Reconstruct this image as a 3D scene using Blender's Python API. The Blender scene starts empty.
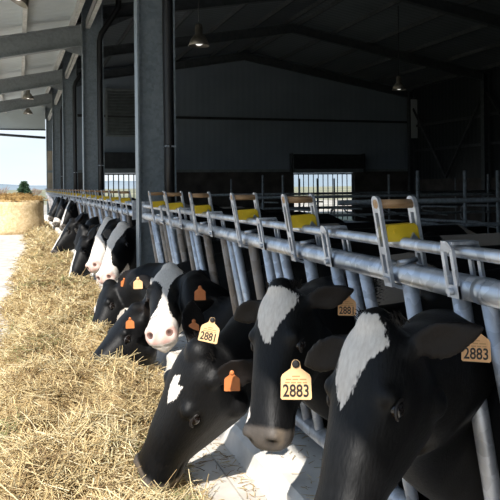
import bpy, math, random
import numpy as np
from mathutils import Vector, Matrix, noise

random.seed(7); np.random.seed(7)
SC = bpy.context.scene
COL = SC.collection
PI = math.pi

# ------------------------------------------------------------------ camera
FPX, CX, CY, EYE = 700.0, 250.0, 185.6, 1.15
PSI = math.atan(230 / 700.0)
ROLL = math.radians(0.6)
cam_d = bpy.data.cameras.new('camera')
cam = bpy.data.objects.new('camera', cam_d)
COL.objects.link(cam)
cam.matrix_world = (Matrix.Translation((0, 0, EYE)) @ Matrix.Rotation(-PSI, 4, 'Z')
                    @ Matrix.Rotation(PI / 2, 4, 'X') @ Matrix.Rotation(-ROLL, 4, 'Z'))
cam_d.sensor_fit = 'HORIZONTAL'
cam_d.sensor_width = 36
cam_d.lens = 36 * FPX / 500
cam_d.shift_y = -(250 - CY) / 500
cam_d.clip_start = 0.05
cam_d.clip_end = 3000
SC.camera = cam


def at(px, py, zc):
    """point of the world seen at a pixel of the photo, at depth zc (measuring aid)"""
    a = (px - CX) / FPX; b = (py - CY) / FPX
    c, s = math.cos(ROLL), math.sin(ROLL)
    a, b = a * c - b * s, a * s + b * c
    return Vector(((a * math.cos(PSI) + math.sin(PSI)) * zc,
                   (-a * math.sin(PSI) + math.cos(PSI)) * zc, EYE - b * zc))


# ------------------------------------------------------------------ materials
def new_mat(name):
    m = bpy.data.materials.new(name); m.use_nodes = True
    nt = m.node_tree
    return m, nt, nt.nodes['Principled BSDF']


def N(nt, typ, **kw):
    n = nt.nodes.new(typ)
    for k, v in kw.items():
        if hasattr(n, k): setattr(n, k, v)
        else: n.inputs[k].default_value = v
    return n


def ramp(nt, fac, stops):
    r = nt.nodes.new('ShaderNodeValToRGB')
    els = r.color_ramp.elements
    while len(els) < len(stops): els.new(0.5)
    for e, (p, c) in zip(els, stops):
        e.position = p; e.color = (*c, 1)
    nt.links.new(fac, r.inputs['Fac'])
    return r.outputs['Color']


def mat_noise(name, c1, c2, scale=8, rough=0.6, metal=0.0, bump=0.0, detail=6, lo=0.35, hi=0.65,
              bscale=None, stretch=None, spec=0.5):
    m, nt, b = new_mat(name)
    tc = N(nt, 'ShaderNodeTexCoord')
    vec = tc.outputs['Object']
    if stretch:
        mp = N(nt, 'ShaderNodeMapping'); mp.inputs['Scale'].default_value = stretch
        nt.links.new(vec, mp.inputs['Vector']); vec = mp.outputs['Vector']
    nz = N(nt, 'ShaderNodeTexNoise'); nz.inputs['Scale'].default_value = scale
    nz.inputs['Detail'].default_value = detail
    nt.links.new(vec, nz.inputs['Vector'])
    nt.links.new(ramp(nt, nz.outputs['Fac'], [(lo, c1), (hi, c2)]), b.inputs['Base Color'])
    b.inputs['Roughness'].default_value = rough
    b.inputs['Metallic'].default_value = metal
    b.inputs['Specular IOR Level'].default_value = spec
    if bump:
        nb = N(nt, 'ShaderNodeTexNoise'); nb.inputs['Scale'].default_value = bscale or scale * 4
        nb.inputs['Detail'].default_value = 4
        nt.links.new(vec, nb.inputs['Vector'])
        bp = N(nt, 'ShaderNodeBump'); bp.inputs['Strength'].default_value = bump
        bp.inputs['Distance'].default_value = 0.01
        nt.links.new(nb.outputs['Fac'], bp.inputs['Height'])
        nt.links.new(bp.outputs['Normal'], b.inputs['Normal'])
    return m


def mat_galv(name, c1, c2, rough=0.42, metal=0.75, scale=30, c3=None):
    """zinc spangle: voronoi cells plus blotches"""
    m, nt, b = new_mat(name)
    tc = N(nt, 'ShaderNodeTexCoord')
    v = N(nt, 'ShaderNodeTexVoronoi'); v.inputs['Scale'].default_value = scale
    nz = N(nt, 'ShaderNodeTexNoise'); nz.inputs['Scale'].default_value = scale * 0.2
    nz.inputs['Detail'].default_value = 8
    nt.links.new(tc.outputs['Object'], v.inputs['Vector']); nt.links.new(tc.outputs['Object'], nz.inputs['Vector'])
    mx = N(nt, 'ShaderNodeMix', data_type='FLOAT'); mx.inputs[0].default_value = 0.6
    nt.links.new(v.outputs['Color'], mx.inputs[2]); nt.links.new(nz.outputs['Fac'], mx.inputs[3])
    stops = [(0.3, c1), (0.65, c2)]
    if c3: stops = [(0.28, c3), (0.4, c1), (0.65, c2)]
    nt.links.new(ramp(nt, mx.outputs[0], stops), b.inputs['Base Color'])
    b.inputs['Metallic'].default_value = metal
    rr = N(nt, 'ShaderNodeMapRange'); rr.inputs[3].default_value = rough - 0.08; rr.inputs[4].default_value = rough + 0.12
    nt.links.new(nz.outputs['Fac'], rr.inputs[0]); nt.links.new(rr.outputs[0], b.inputs['Roughness'])
    return m


def mat_sheet(name, col, axis, period, depth=0.6, rough=0.5, metal=0.0):
    """trapezoidal profiled sheet: bump ribs along one axis"""
    m, nt, b = new_mat(name)
    tc = N(nt, 'ShaderNodeTexCoord')
    w = N(nt, 'ShaderNodeTexWave', wave_type='BANDS', bands_direction=axis, wave_profile='SIN')
    w.inputs['Scale'].default_value = 2 * PI / period / 20 * 1.0
    nt.links.new(tc.outputs['Object'], w.inputs['Vector'])
    bp = N(nt, 'ShaderNodeBump'); bp.inputs['Strength'].default_value = depth; bp.inputs['Distance'].default_value = 0.03
    nt.links.new(w.outputs['Fac'], bp.inputs['Height']); nt.links.new(bp.outputs['Normal'], b.inputs['Normal'])
    nz = N(nt, 'ShaderNodeTexNoise'); nz.inputs['Scale'].default_value = 0.7; nz.inputs['Detail'].default_value = 8
    nt.links.new(tc.outputs['Object'], nz.inputs['Vector'])
    nt.links.new(ramp(nt, nz.outputs['Fac'], [(0.3, tuple(c * 0.8 for c in col)), (0.7, col)]), b.inputs['Base Color'])
    b.inputs['Roughness'].default_value = rough; b.inputs['Metallic'].default_value = metal
    return m


def mat_plain(name, col, rough=0.5, metal=0.0, emit=None, spec=0.5):
    m, nt, b = new_mat(name)
    b.inputs['Base Color'].default_value = (*col, 1)
    b.inputs['Roughness'].default_value = rough; b.inputs['Metallic'].default_value = metal
    b.inputs['Specular IOR Level'].default_value = spec
    if emit:
        b.inputs['Emission Color'].default_value = (*col, 1); b.inputs['Emission Strength'].default_value = emit
    return m


M = {}
M['galv'] = mat_galv('galvanised_pipe', (0.34, 0.37, 0.42), (0.62, 0.66, 0.72), 0.36, 0.8, 40)
M['galv_bar'] = mat_galv('galvanised_bar', (0.36, 0.38, 0.42), (0.62, 0.65, 0.70), 0.45, 0.6, 40)
M['galv_worn'] = mat_galv('worn_bar', (0.20, 0.15, 0.11), (0.36, 0.31, 0.27), 0.6, 0.35, 25)
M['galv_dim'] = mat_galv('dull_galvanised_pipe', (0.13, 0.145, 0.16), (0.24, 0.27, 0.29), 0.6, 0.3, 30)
M['col'] = mat_galv('galvanised_column', (0.205, 0.24, 0.265), (0.25, 0.29, 0.32), 0.40, 0.5, 40, (0.18, 0.21, 0.23))
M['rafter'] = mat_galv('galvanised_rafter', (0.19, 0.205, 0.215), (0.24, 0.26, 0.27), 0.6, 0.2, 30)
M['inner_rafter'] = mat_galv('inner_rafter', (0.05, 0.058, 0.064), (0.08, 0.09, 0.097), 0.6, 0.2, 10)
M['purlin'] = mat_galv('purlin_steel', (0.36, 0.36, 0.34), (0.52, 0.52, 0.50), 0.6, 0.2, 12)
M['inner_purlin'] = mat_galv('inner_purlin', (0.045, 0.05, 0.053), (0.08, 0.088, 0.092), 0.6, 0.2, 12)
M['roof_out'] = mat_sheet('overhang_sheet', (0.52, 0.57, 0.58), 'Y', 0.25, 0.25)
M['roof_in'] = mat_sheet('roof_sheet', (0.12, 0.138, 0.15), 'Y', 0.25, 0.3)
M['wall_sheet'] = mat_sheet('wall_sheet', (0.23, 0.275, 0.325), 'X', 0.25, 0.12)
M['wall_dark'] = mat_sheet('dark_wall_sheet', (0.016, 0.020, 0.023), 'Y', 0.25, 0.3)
M['concrete_wall'] = mat_noise('brown_concrete', (0.040, 0.034, 0.030), (0.085, 0.075, 0.066), 2.0, 0.9, bump=0.2)
M['feed_floor'] = mat_noise('pale_concrete', (0.50, 0.46, 0.41), (0.72, 0.68, 0.61), 5, 0.85, bump=0.15, detail=10)
M['kerb'] = mat_noise('kerb_concrete', (0.60, 0.57, 0.52), (0.78, 0.75, 0.70), 7, 0.85, bump=0.25, detail=10)
M['cow_floor'] = mat_noise('barn_floor', (0.05, 0.042, 0.035), (0.12, 0.10, 0.085), 3, 0.8, bump=0.3)
M['black'] = mat_plain('black_plastic', (0.012, 0.012, 0.013), 0.45)
M['wood'] = mat_noise('grip_wood', (0.28, 0.16, 0.075), (0.48, 0.30, 0.16), 14, 0.6, stretch=(1, 8, 8), bump=0.2)
M['board'] = mat_noise('tan_board', (0.24, 0.20, 0.14), (0.36, 0.30, 0.22), 3, 0.7)
M['yellow'] = mat_noise('yellow_plastic', (0.62, 0.42, 0.012), (0.80, 0.56, 0.03), 12, 0.45)
M['dark_metal'] = mat_noise('dark_metal', (0.014, 0.016, 0.018), (0.03, 0.033, 0.036), 5, 0.6)
M['louvre'] = mat_noise('louvre_grey', (0.15, 0.17, 0.175), (0.21, 0.235, 0.24), 5, 0.6)
M['lamp'] = mat_noise('lamp_metal', (0.20, 0.18, 0.15), (0.34, 0.31, 0.27), 9, 0.4, 0.6)
M['reflector'] = mat_plain('lamp_lit', (1.0, 0.96, 0.9), 0.3, 0.0, emit=0.9)
M['tag'] = mat_noise('tag_plastic', (0.60, 0.33, 0.14), (0.68, 0.39, 0.18), 20, 0.45)
M['tag_sunlit'] = mat_noise('tag_plastic_sunlit', (0.68, 0.43, 0.21), (0.76, 0.50, 0.26), 20, 0.45)  # same tag plastic with sunlight put into its colour
M['tag_red'] = mat_noise('tag_plastic_back', (0.52, 0.16, 0.045), (0.60, 0.20, 0.06), 20, 0.45)
M['ink'] = mat_plain('tag_ink', (0.012, 0.010, 0.010), 0.6)
M['ink_faint'] = mat_plain('tag_faint_print', (0.42, 0.24, 0.10), 0.6)
M['eye'] = mat_plain('cow_eye', (0.008, 0.005, 0.004), 0.08)
M['eyelash'] = mat_plain('eye_rim', (0.012, 0.009, 0.008), 0.5)
M['hoof'] = mat_noise('hoof_horn', (0.03, 0.025, 0.02), (0.08, 0.065, 0.05), 20, 0.5)
M['udder'] = mat_noise('udder_skin', (0.45, 0.28, 0.24), (0.6, 0.40, 0.35), 10, 0.5)
M['field'] = mat_noise('field', (0.16, 0.17, 0.09), (0.30, 0.27, 0.17), 0.03, 0.95, detail=10)
M['yard'] = mat_noise('yard_earth', (0.30, 0.26, 0.20), (0.46, 0.42, 0.35), 0.6, 0.95, detail=10, bump=0.3)
M['hill'] = mat_noise('far_hill', (0.16, 0.21, 0.24), (0.24, 0.28, 0.30), 0.004, 0.95)
M['conifer'] = mat_noise('conifer_needles', (0.012, 0.035, 0.015), (0.035, 0.075, 0.032), 2.5, 0.9)
M['bark'] = mat_noise('bark', (0.08, 0.06, 0.045), (0.16, 0.12, 0.09), 8, 0.95)
M['twig'] = mat_noise('twig', (0.22, 0.15, 0.11), (0.32, 0.23, 0.18), 3, 0.95)
M['tyre'] = mat_noise('rubber', (0.012, 0.012, 0.014), (0.03, 0.03, 0.033), 14, 0.8)


def mat_hay():
    m, nt, b = new_mat('hay')
    at_ = N(nt, 'ShaderNodeAttribute', attribute_name='tone')
    col = ramp(nt, at_.outputs['Fac'], [(0.0, (0.14, 0.085, 0.045)), (0.2, (0.32, 0.22, 0.11)), (0.45, (0.53, 0.41, 0.21)),
                                        (0.75, (0.71, 0.59, 0.345)), (0.95, (0.84, 0.75, 0.53)), (1.0, (0.28, 0.29, 0.13))])
    nt.links.new(col, b.inputs['Base Color'])
    b.inputs['Roughness'].default_value = 0.65
    b.inputs['Specular IOR Level'].default_value = 0.25
    return m


def mat_hay_base(name, stops, sc=30):
    m, nt, b = new_mat(name)
    tc = N(nt, 'ShaderNodeTexCoord')
    nz = N(nt, 'ShaderNodeTexNoise'); nz.inputs['Scale'].default_value = sc; nz.inputs['Detail'].default_value = 12
    nz.inputs['Roughness'].default_value = 0.7
    nt.links.new(tc.outputs['Object'], nz.inputs['Vector'])
    nt.links.new(ramp(nt, nz.outputs['Fac'], stops), b.inputs['Base Color'])
    b.inputs['Roughness'].default_value = 0.9; b.inputs['Specular IOR Level'].default_value = 0.1
    bp = N(nt, 'ShaderNodeBump'); bp.inputs['Strength'].default_value = 0.8; bp.inputs['Distance'].default_value = 0.02
    nt.links.new(nz.outputs['Fac'], bp.inputs['Height']); nt.links.new(bp.outputs['Normal'], b.inputs['Normal'])
    return m


M['hay'] = mat_hay()
M['hay_base'] = mat_hay_base('hay_under', [(0.3, (0.15, 0.10, 0.05)), (0.5, (0.36, 0.26, 0.13)), (0.7, (0.56, 0.44, 0.24))])
M['bale_side'] = mat_hay_base('bale_net_wrap', [(0.3, (0.42, 0.30, 0.15)), (0.5, (0.60, 0.46, 0.27)), (0.7, (0.74, 0.61, 0.40))], 16)
M['bale_top'] = mat_hay_base('bale_loose_top', [(0.3, (0.20, 0.12, 0.045)), (0.5, (0.36, 0.23, 0.09)), (0.7, (0.50, 0.35, 0.15))], 24)


def mat_coat():
    m, nt, b = new_mat('cow_coat')
    wa = N(nt, 'ShaderNodeAttribute', attribute_name='white')
    sk = N(nt, 'ShaderNodeAttribute', attribute_name='skin')
    pk = N(nt, 'ShaderNodeAttribute', attribute_name='pink')
    br = N(nt, 'ShaderNodeAttribute', attribute_name='brown')
    hv = N(nt, 'ShaderNodeAttribute', attribute_name='hairco')
    dt = N(nt, 'ShaderNodeAttribute', attribute_name='body_shade')
    mp = N(nt, 'ShaderNodeMapping'); mp.inputs['Scale'].default_value = (170, 170, 55)
    nt.links.new(hv.outputs['Vector'], mp.inputs['Vector'])
    nz = N(nt, 'ShaderNodeTexNoise'); nz.inputs['Scale'].default_value = 1.0; nz.inputs['Detail'].default_value = 4
    nt.links.new(mp.outputs['Vector'], nz.inputs['Vector'])
    big = N(nt, 'ShaderNodeTexNoise'); big.inputs['Scale'].default_value = 7.0; big.inputs['Detail'].default_value = 6
    nt.links.new(hv.outputs['Vector'], big.inputs['Vector'])
    # ragged edge of a marking
    s1 = N(nt, 'ShaderNodeMath', operation='MULTIPLY_ADD'); s1.inputs[1].default_value = 0.022; s1.inputs[2].default_value = -0.011
    nt.links.new(nz.outputs['Fac'], s1.inputs[0])
    s2 = N(nt, 'ShaderNodeMath', operation='ADD')
    nt.links.new(wa.outputs['Fac'], s2.inputs[0]); nt.links.new(s1.outputs[0], s2.inputs[1])
    st = N(nt, 'ShaderNodeMapRange'); st.inputs[1].default_value = -0.002; st.inputs[2].default_value = 0.002
    nt.links.new(s2.outputs[0], st.inputs[0])
    blk = ramp(nt, nz.outputs['Fac'], [(0.3, (0.0018, 0.0018, 0.002)), (0.75, (0.006, 0.0059, 0.0063))])
    brn = N(nt, 'ShaderNodeMix', data_type='RGBA'); brn.inputs[7].default_value = (0.010, 0.0065, 0.005, 1)
    nt.links.new(br.outputs['Fac'], brn.inputs[0]); nt.links.new(blk, brn.inputs[6])
    wht = ramp(nt, nz.outputs['Fac'], [(0.25, (0.60, 0.54, 0.48)), (0.7, (0.74, 0.69, 0.63))])
    wd = N(nt, 'ShaderNodeMix', data_type='RGBA'); wd.inputs[7].default_value = (0.20, 0.165, 0.135, 1)  # brown tone that paints the barn's dimness into white body patches
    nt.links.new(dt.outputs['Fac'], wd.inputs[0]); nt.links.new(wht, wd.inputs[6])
    mx = N(nt, 'ShaderNodeMix', data_type='RGBA')
    nt.links.new(st.outputs[0], mx.inputs[0]); nt.links.new(brn.outputs[2], mx.inputs[6]); nt.links.new(wd.outputs[2], mx.inputs[7])
    # bare muzzle skin, grey-black with dust, or pink on white-nosed cows
    skc = ramp(nt, big.outputs['Fac'], [(0.35, (0.045, 0.040, 0.037)), (0.55, (0.10, 0.085, 0.072)), (0.7, (0.25, 0.19, 0.13))])
    m2 = N(nt, 'ShaderNodeMix', data_type='RGBA'); nt.links.new(sk.outputs['Fac'], m2.inputs[0])
    nt.links.new(mx.outputs[2], m2.inputs[6]); nt.links.new(skc, m2.inputs[7])
    m3 = N(nt, 'ShaderNodeMix', data_type='RGBA'); nt.links.new(pk.outputs['Fac'], m3.inputs[0])
    nt.links.new(m2.outputs[2], m3.inputs[6]); m3.inputs[7].default_value = (0.62, 0.34, 0.28, 1)
    nt.links.new(m3.outputs[2], b.inputs['Base Color'])
    b.inputs['Roughness'].default_value = 0.52
    b.inputs['Specular IOR Level'].default_value = 0.22
    bp = N(nt, 'ShaderNodeBump'); bp.inputs['Strength'].default_value = 0.3; bp.inputs['Distance'].default_value = 0.004
    nt.links.new(nz.outputs['Fac'], bp.inputs['Height']); nt.links.new(bp.outputs['Normal'], b.inputs['Normal'])
    return m


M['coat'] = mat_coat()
M['black_hair'] = mat_noise('black_hair', (0.006, 0.0055, 0.005), (0.014, 0.012, 0.011), 40, 0.5, spec=0.25)


# ------------------------------------------------------------------ mesh helpers
class MB:
    def __init__(s): s.v = []; s.f = []; s.sm = []

    def add(s, V, F, smooth=False):
        o = len(s.v)
        s.v += [tuple(p) for p in V]
        s.f += [tuple(i + o for i in f) for f in F]
        s.sm += [smooth] * len(F)
        return s

    def box(s, x0, x1, y0, y1, z0, z1):
        V = [(x, y, z) for z in (z0, z1) for y in (y0, y1) for x in (x0, x1)]
        return s.add(V, [(0, 2, 3, 1), (4, 5, 7, 6), (0, 1, 5, 4), (2, 6, 7, 3), (0, 4, 6, 2), (1, 3, 7, 5)])

    def bbox(s, x0, x1, y0, y1, z0, z1, b):
        """box with chamfered vertical and horizontal edges"""
        x = lambda i: (x0, x1)[i]; y = lambda i: (y0, y1)[i]; z = lambda i: (z0, z1)[i]
        V = []; idx = {}
        for i in (0, 1):
            for j in (0, 1):
                for k in (0, 1):
                    sx, sy, sz = (1, -1)[i] * b, (1, -1)[j] * b, (1, -1)[k] * b
                    for a, d in (('x', (0, sy, sz)), ('y', (sx, 0, sz)), ('z', (sx, sy, 0))):
                        idx[(i, j, k, a)] = len(V); V.append((x(i) + d[0], y(j) + d[1], z(k) + d[2]))
        F = []
        for i in (0, 1):
            q = [idx[(i, j, k, 'x')] for j, k in ((0, 0), (1, 0), (1, 1), (0, 1))]; F.append(tuple(q if i else q[::-1]))
            q = [idx[(j, i, k, 'y')] for j, k in ((0, 0), (1, 0), (1, 1), (0, 1))]; F.append(tuple(q[::-1] if i else q))
            q = [idx[(j, k, i, 'z')] for j, k in ((0, 0), (1, 0), (1, 1), (0, 1))]; F.append(tuple(q if i else q[::-1]))
        for i in (0, 1):
            for j in (0, 1):
                F.append((idx[(i, j, 0, 'x')], idx[(i, j, 1, 'x')], idx[(i, j, 1, 'y')], idx[(i, j, 0, 'y')]))
                F.append((idx[(i, 0, j, 'x')], idx[(i, 1, j, 'x')], idx[(i, 1, j, 'z')], idx[(i, 0, j, 'z')]))
                F.append((idx[(0, i, j, 'y')], idx[(1, i, j, 'y')], idx[(1, i, j, 'z')], idx[(0, i, j, 'z')]))
                for k in (0, 1):
                    F.append((idx[(i, j, k, 'x')], idx[(i, j, k, 'y')], idx[(i, j, k, 'z')]))
        return s.add(V, F)

    def tube(s, pts, r, n=12, caps=True):
        pts = [Vector(p) for p in pts]
        rs = r if isinstance(r, (list, tuple)) else [r] * len(pts)
        V = []; F = []
        up = None
        for i, p in enumerate(pts):
            t = (pts[min(i + 1, len(pts) - 1)] - pts[max(i - 1, 0)]).normalized()
            if up is None:
                up = Vector((0, 0, 1)) if abs(t.z) < 0.9 else Vector((1, 0, 0))
            a = t.cross(up).normalized(); b = a.cross(t).normalized(); up = b
            for k in range(n):
                q = 2 * PI * k / n
                V.append(p + a * math.cos(q) * rs[i] + b * math.sin(q) * rs[i])
        for i in range(len(pts) - 1):
            for k in range(n):
                k2 = (k + 1) % n
                F.append((i * n + k, i * n + k2, (i + 1) * n + k2, (i + 1) * n + k))
        s.add(V, F, True)
        if caps:
            o = len(s.v) - len(V)
            s.f.append(tuple(o + k for k in range(n))[::-1]); s.sm.append(False)
            e = o + (len(pts) - 1) * n
            s.f.append(tuple(e + k for k in range(n))); s.sm.append(False)
        return s

    def prism(s, poly, axis, a0, a1):
        """extrude a 2-D polygon along axis ('X','Y','Z')"""
        def P(u, v, w): return {'X': (w, u, v), 'Y': (u, w, v), 'Z': (u, v, w)}[axis]
        n = len(poly)
        V = [P(u, v, a0) for u, v in poly] + [P(u, v, a1) for u, v in poly]
        F = [tuple(range(n))[::-1], tuple(range(n, 2 * n))] + [(i, (i + 1) % n, n + (i + 1) % n, n + i) for i in range(n)]
        return s.add(V, F)

    def lathe(s, prof, c, n=24):
        V = []; F = []
        for r, z in prof:
            for k in range(n):
                q = 2 * PI * k / n
                V.append((c[0] + r * math.cos(q), c[1] + r * math.sin(q), c[2] + z))
        for i in range(len(prof) - 1):
            for k in range(n):
                k2 = (k + 1) % n
                F.append((i * n + k, i * n + k2, (i + 1) * n + k2, (i + 1) * n + k))
        return s.add(V, F, True)

    def sphere(s, c, r, n=12, m=8, sc=(1, 1, 1)):
        V = [(c[0], c[1], c[2] - r * sc[2])]; F = []
        for i in range(1, m):
            th = PI * i / m
            for k in range(n):
                q = 2 * PI * k / n
                V.append((c[0] + r * sc[0] * math.sin(th) * math.cos(q), c[1] + r * sc[1] * math.sin(th) * math.sin(q), c[2] - r * sc[2] * math.cos(th)))
        V.append((c[0], c[1], c[2] + r * sc[2]))
        for k in range(n): F.append((0, 1 + (k + 1) % n, 1 + k))
        for i in range(m - 2):
            for k in range(n):
                k2 = (k + 1) % n
                F.append((1 + i * n + k, 1 + i * n + k2, 1 + (i + 1) * n + k2, 1 + (i + 1) * n + k))
        e = len(V) - 1
        for k in range(n): F.append((e, 1 + (m - 2) * n + k, 1 + (m - 2) * n + (k + 1) % n))
        return s.add(V, F, True)


ORG = {}


def link(name, me, origin, parent=None):
    o = bpy.data.objects.new(name, me); COL.objects.link(o)
    origin = Vector(origin)
    ORG[o.name] = origin
    if parent is not None:
        o.parent = parent; o.location = origin - ORG[parent.name]
    else:
        o.location = origin
    return o


def build(name, mb, mat, parent=None, origin=None):
    """mesh data is given in world coordinates; the object's origin sits at its base"""
    if origin is None:
        if parent is not None: origin = ORG[parent.name]
        else:
            a = np.array(mb.v); origin = ((a[:, 0].min() + a[:, 0].max()) / 2, (a[:, 1].min() + a[:, 1].max()) / 2, a[:, 2].min())
    o = Vector(origin)
    me = bpy.data.meshes.new(name)
    me.from_pydata([Vector(p) - o for p in mb.v], [], mb.f)
    me.polygons.foreach_set('use_smooth', mb.sm)
    me.materials.append(M[mat] if isinstance(mat, str) else mat)
    me.update()
    return link(name, me, o, parent)


def empty(name, loc):
    return link(name, None, loc)


def tag(o, label=None, cat=None, group=None, kind=None):
    if label: o['label'] = label
    if cat: o['category'] = cat
    if group: o['group'] = group
    if kind: o['kind'] = kind
    return o


def struct(name, mb, mat, parent=None, label=None, cat=None, group=None):
    o = build(name, mb, mat, parent)
    if parent is None:
        tag(o, label, cat, group, 'structure')
    return o


def tilt(mb_pts, y):  # the barrier leans: foot further into the barn than the top
    pass


# ------------------------------------------------------------------ setting: ground, floor, kerb
FLOOR_LOW = -0.45
XR, YE = 17.0, 28.0          # right wall, end wall
Y0 = -8.0                    # rear end of what is built
COLS = [0.60, 6.07, 11.50, 16.95, 22.40, 27.72]
COLX = 0.965

mb = MB(); mb.box(-4.5, 0.762, Y0, 34, -0.20, 0.0)
struct('floor', mb, 'feed_floor', label='pale concrete feed alley floor under the hay', cat='floor')
mb = MB(); mb.box(0.770, 0.86, Y0, YE - 0.1, -0.20, -0.002)
struct('floor_apron', mb, 'feed_floor', label='narrow concrete strip between floor joint and kerb', cat='floor')
mb = MB(); mb.box(0.70, 0.83, Y0, YE - 0.1, -0.30, -0.203)
struct('floor_joint', mb, 'cow_floor', label='dark joint between the concrete slabs', cat='floor')
# kerb, cast with a chamfered front and a slightly rounded top
mb = MB()
mb.prism([(0.852, -0.2), (0.852, 0.006), (0.866, 0.085), (0.885, 0.108), (1.18, 0.112), (1.20, 0.09), (1.20, FLOOR_LOW), (0.852, FLOOR_LOW)], 'Y', Y0, YE - 0.1)
struct('kerb', mb, 'kerb', label='white concrete kerb carrying the feed barrier', cat='kerb')
mb = MB(); mb.box(1.2, XR, Y0, YE, FLOOR_LOW - 0.2, FLOOR_LOW)
struct('floor_barn', mb, 'cow_floor', label='dark slurry-stained barn floor behind the feed barrier', cat='floor')

# outside ground and hills
mb = MB()
mb.add([(-900, -60, -0.45), (900, -60, -0.45), (900, 900, -0.45), (-900, 900, -0.45)], [(0, 1, 2, 3)])
struct('ground', mb, 'field', label='dry grassy field outside the barn', cat='ground')
mb = MB(); mb.box(-30, 34, 34, 62, -0.5, -0.30)
struct('ground_yard', mb, 'yard', label='bare earth yard beyond the end of the barn', cat='ground')
V = []; F = []
nx = 90
for j in range(4):
    for i in range(nx):
        x = -700 + 1500 * i / (nx - 1)
        y = 620 + j * 60
        env = [0, 0.75, 1.0, 0.6][j]
        h = 8 + 9 * noise.noise((x * 0.006, j * 0.3, 2.0)) + 5 * noise.noise((x * 0.02, 5.0, j * 0.4)) + 9 * max(0, min(1, (x - 180) / 100)) * (1 + 0.5 * math.sin(x * 0.02))
        V.append((x, y, -0.6 + max(0.5, h) * env))
for j in range(3):
    for i in range(nx - 1):
        a = j * nx + i; F.append((a, a + 1, a + nx + 1, a + nx))
mb = MB(); mb.add(V, F, True)
struct('hills', mb, 'hill', label='low blue-grey hills along the horizon', cat='hills')

# ------------------------------------------------------------------ roof
RIDGE_X = 8.95
SL = 0.175


def roof_z(x):  # underside of the main roof sheets
    return 6.85 - SL * abs(x - RIDGE_X)


OVX = -1.10
OVT = 0.030


def over_z(x):  # underside of the overhang sheets
    return 3.88 + 0.21 * (x - 0.95)


def rise(mb):  # the overhang climbs a little towards the far end
    mb.v = [(x, y, z + OVT * (y - 11.5)) for x, y, z in mb.v]
    return mb


mb = MB()
mb.prism([(0.80, roof_z(0.8)), (RIDGE_X, roof_z(RIDGE_X)), (XR + 0.3, roof_z(XR + 0.3)), (XR + 0.3, roof_z(XR + 0.3) + 0.06),
          (RIDGE_X, roof_z(RIDGE_X) + 0.06), (0.80, roof_z(0.8) + 0.06)], 'Y', Y0, YE + 0.3)
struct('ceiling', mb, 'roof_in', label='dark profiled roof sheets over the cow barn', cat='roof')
mb = MB()
mb.prism([(OVX, over_z(OVX)), (0.92, over_z(0.92)), (0.92, over_z(0.92) + 0.05), (OVX, over_z(OVX) + 0.05)], 'Y', Y0, YE + 0.2)
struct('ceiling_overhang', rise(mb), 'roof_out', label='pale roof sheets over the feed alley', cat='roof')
# cladding between overhang and the main eave above it
mb = MB()
mb.prism([(Y0, over_z(0.92) + 0.06 + OVT * (Y0 - 11.5)), (YE, over_z(0.92) + 0.06 + OVT * (YE - 11.5)), (YE, roof_z(0.9) - 0.02), (Y0, roof_z(0.9) - 0.02)], 'X', 0.86, 0.90)
struct('wall_eave', mb, 'wall_sheet', label='sheet strip between the two roofs above the columns', cat='wall')


def ibeam_section(w, h, tf, tw):
    return w, h, tf, tw


def add_rafter(mb, x0, z0, x1, z1, y, d, w=0.16, tf=0.018, tw=0.012):
    """I-section between two points in the XZ plane; z0/z1 are the top edge"""
    for (a, b, hw) in ((0.0, tf, w / 2), (d - tf, d, w / 2), (tf, d - tf, tw / 2)):
        V = [(x0, y - hw, z0 - b), (x1, y - hw, z1 - b), (x1, y + hw, z1 - b), (x0, y + hw, z0 - b),
             (x0, y - hw, z0 - a), (x1, y - hw, z1 - a), (x1, y + hw, z1 - a), (x0, y + hw, z0 - a)]
        mb.add(V, [(0, 3, 2, 1), (4, 5, 6, 7), (0, 1, 5, 4), (1, 2, 6, 5), (2, 3, 7, 6), (3, 0, 4, 7)])


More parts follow.
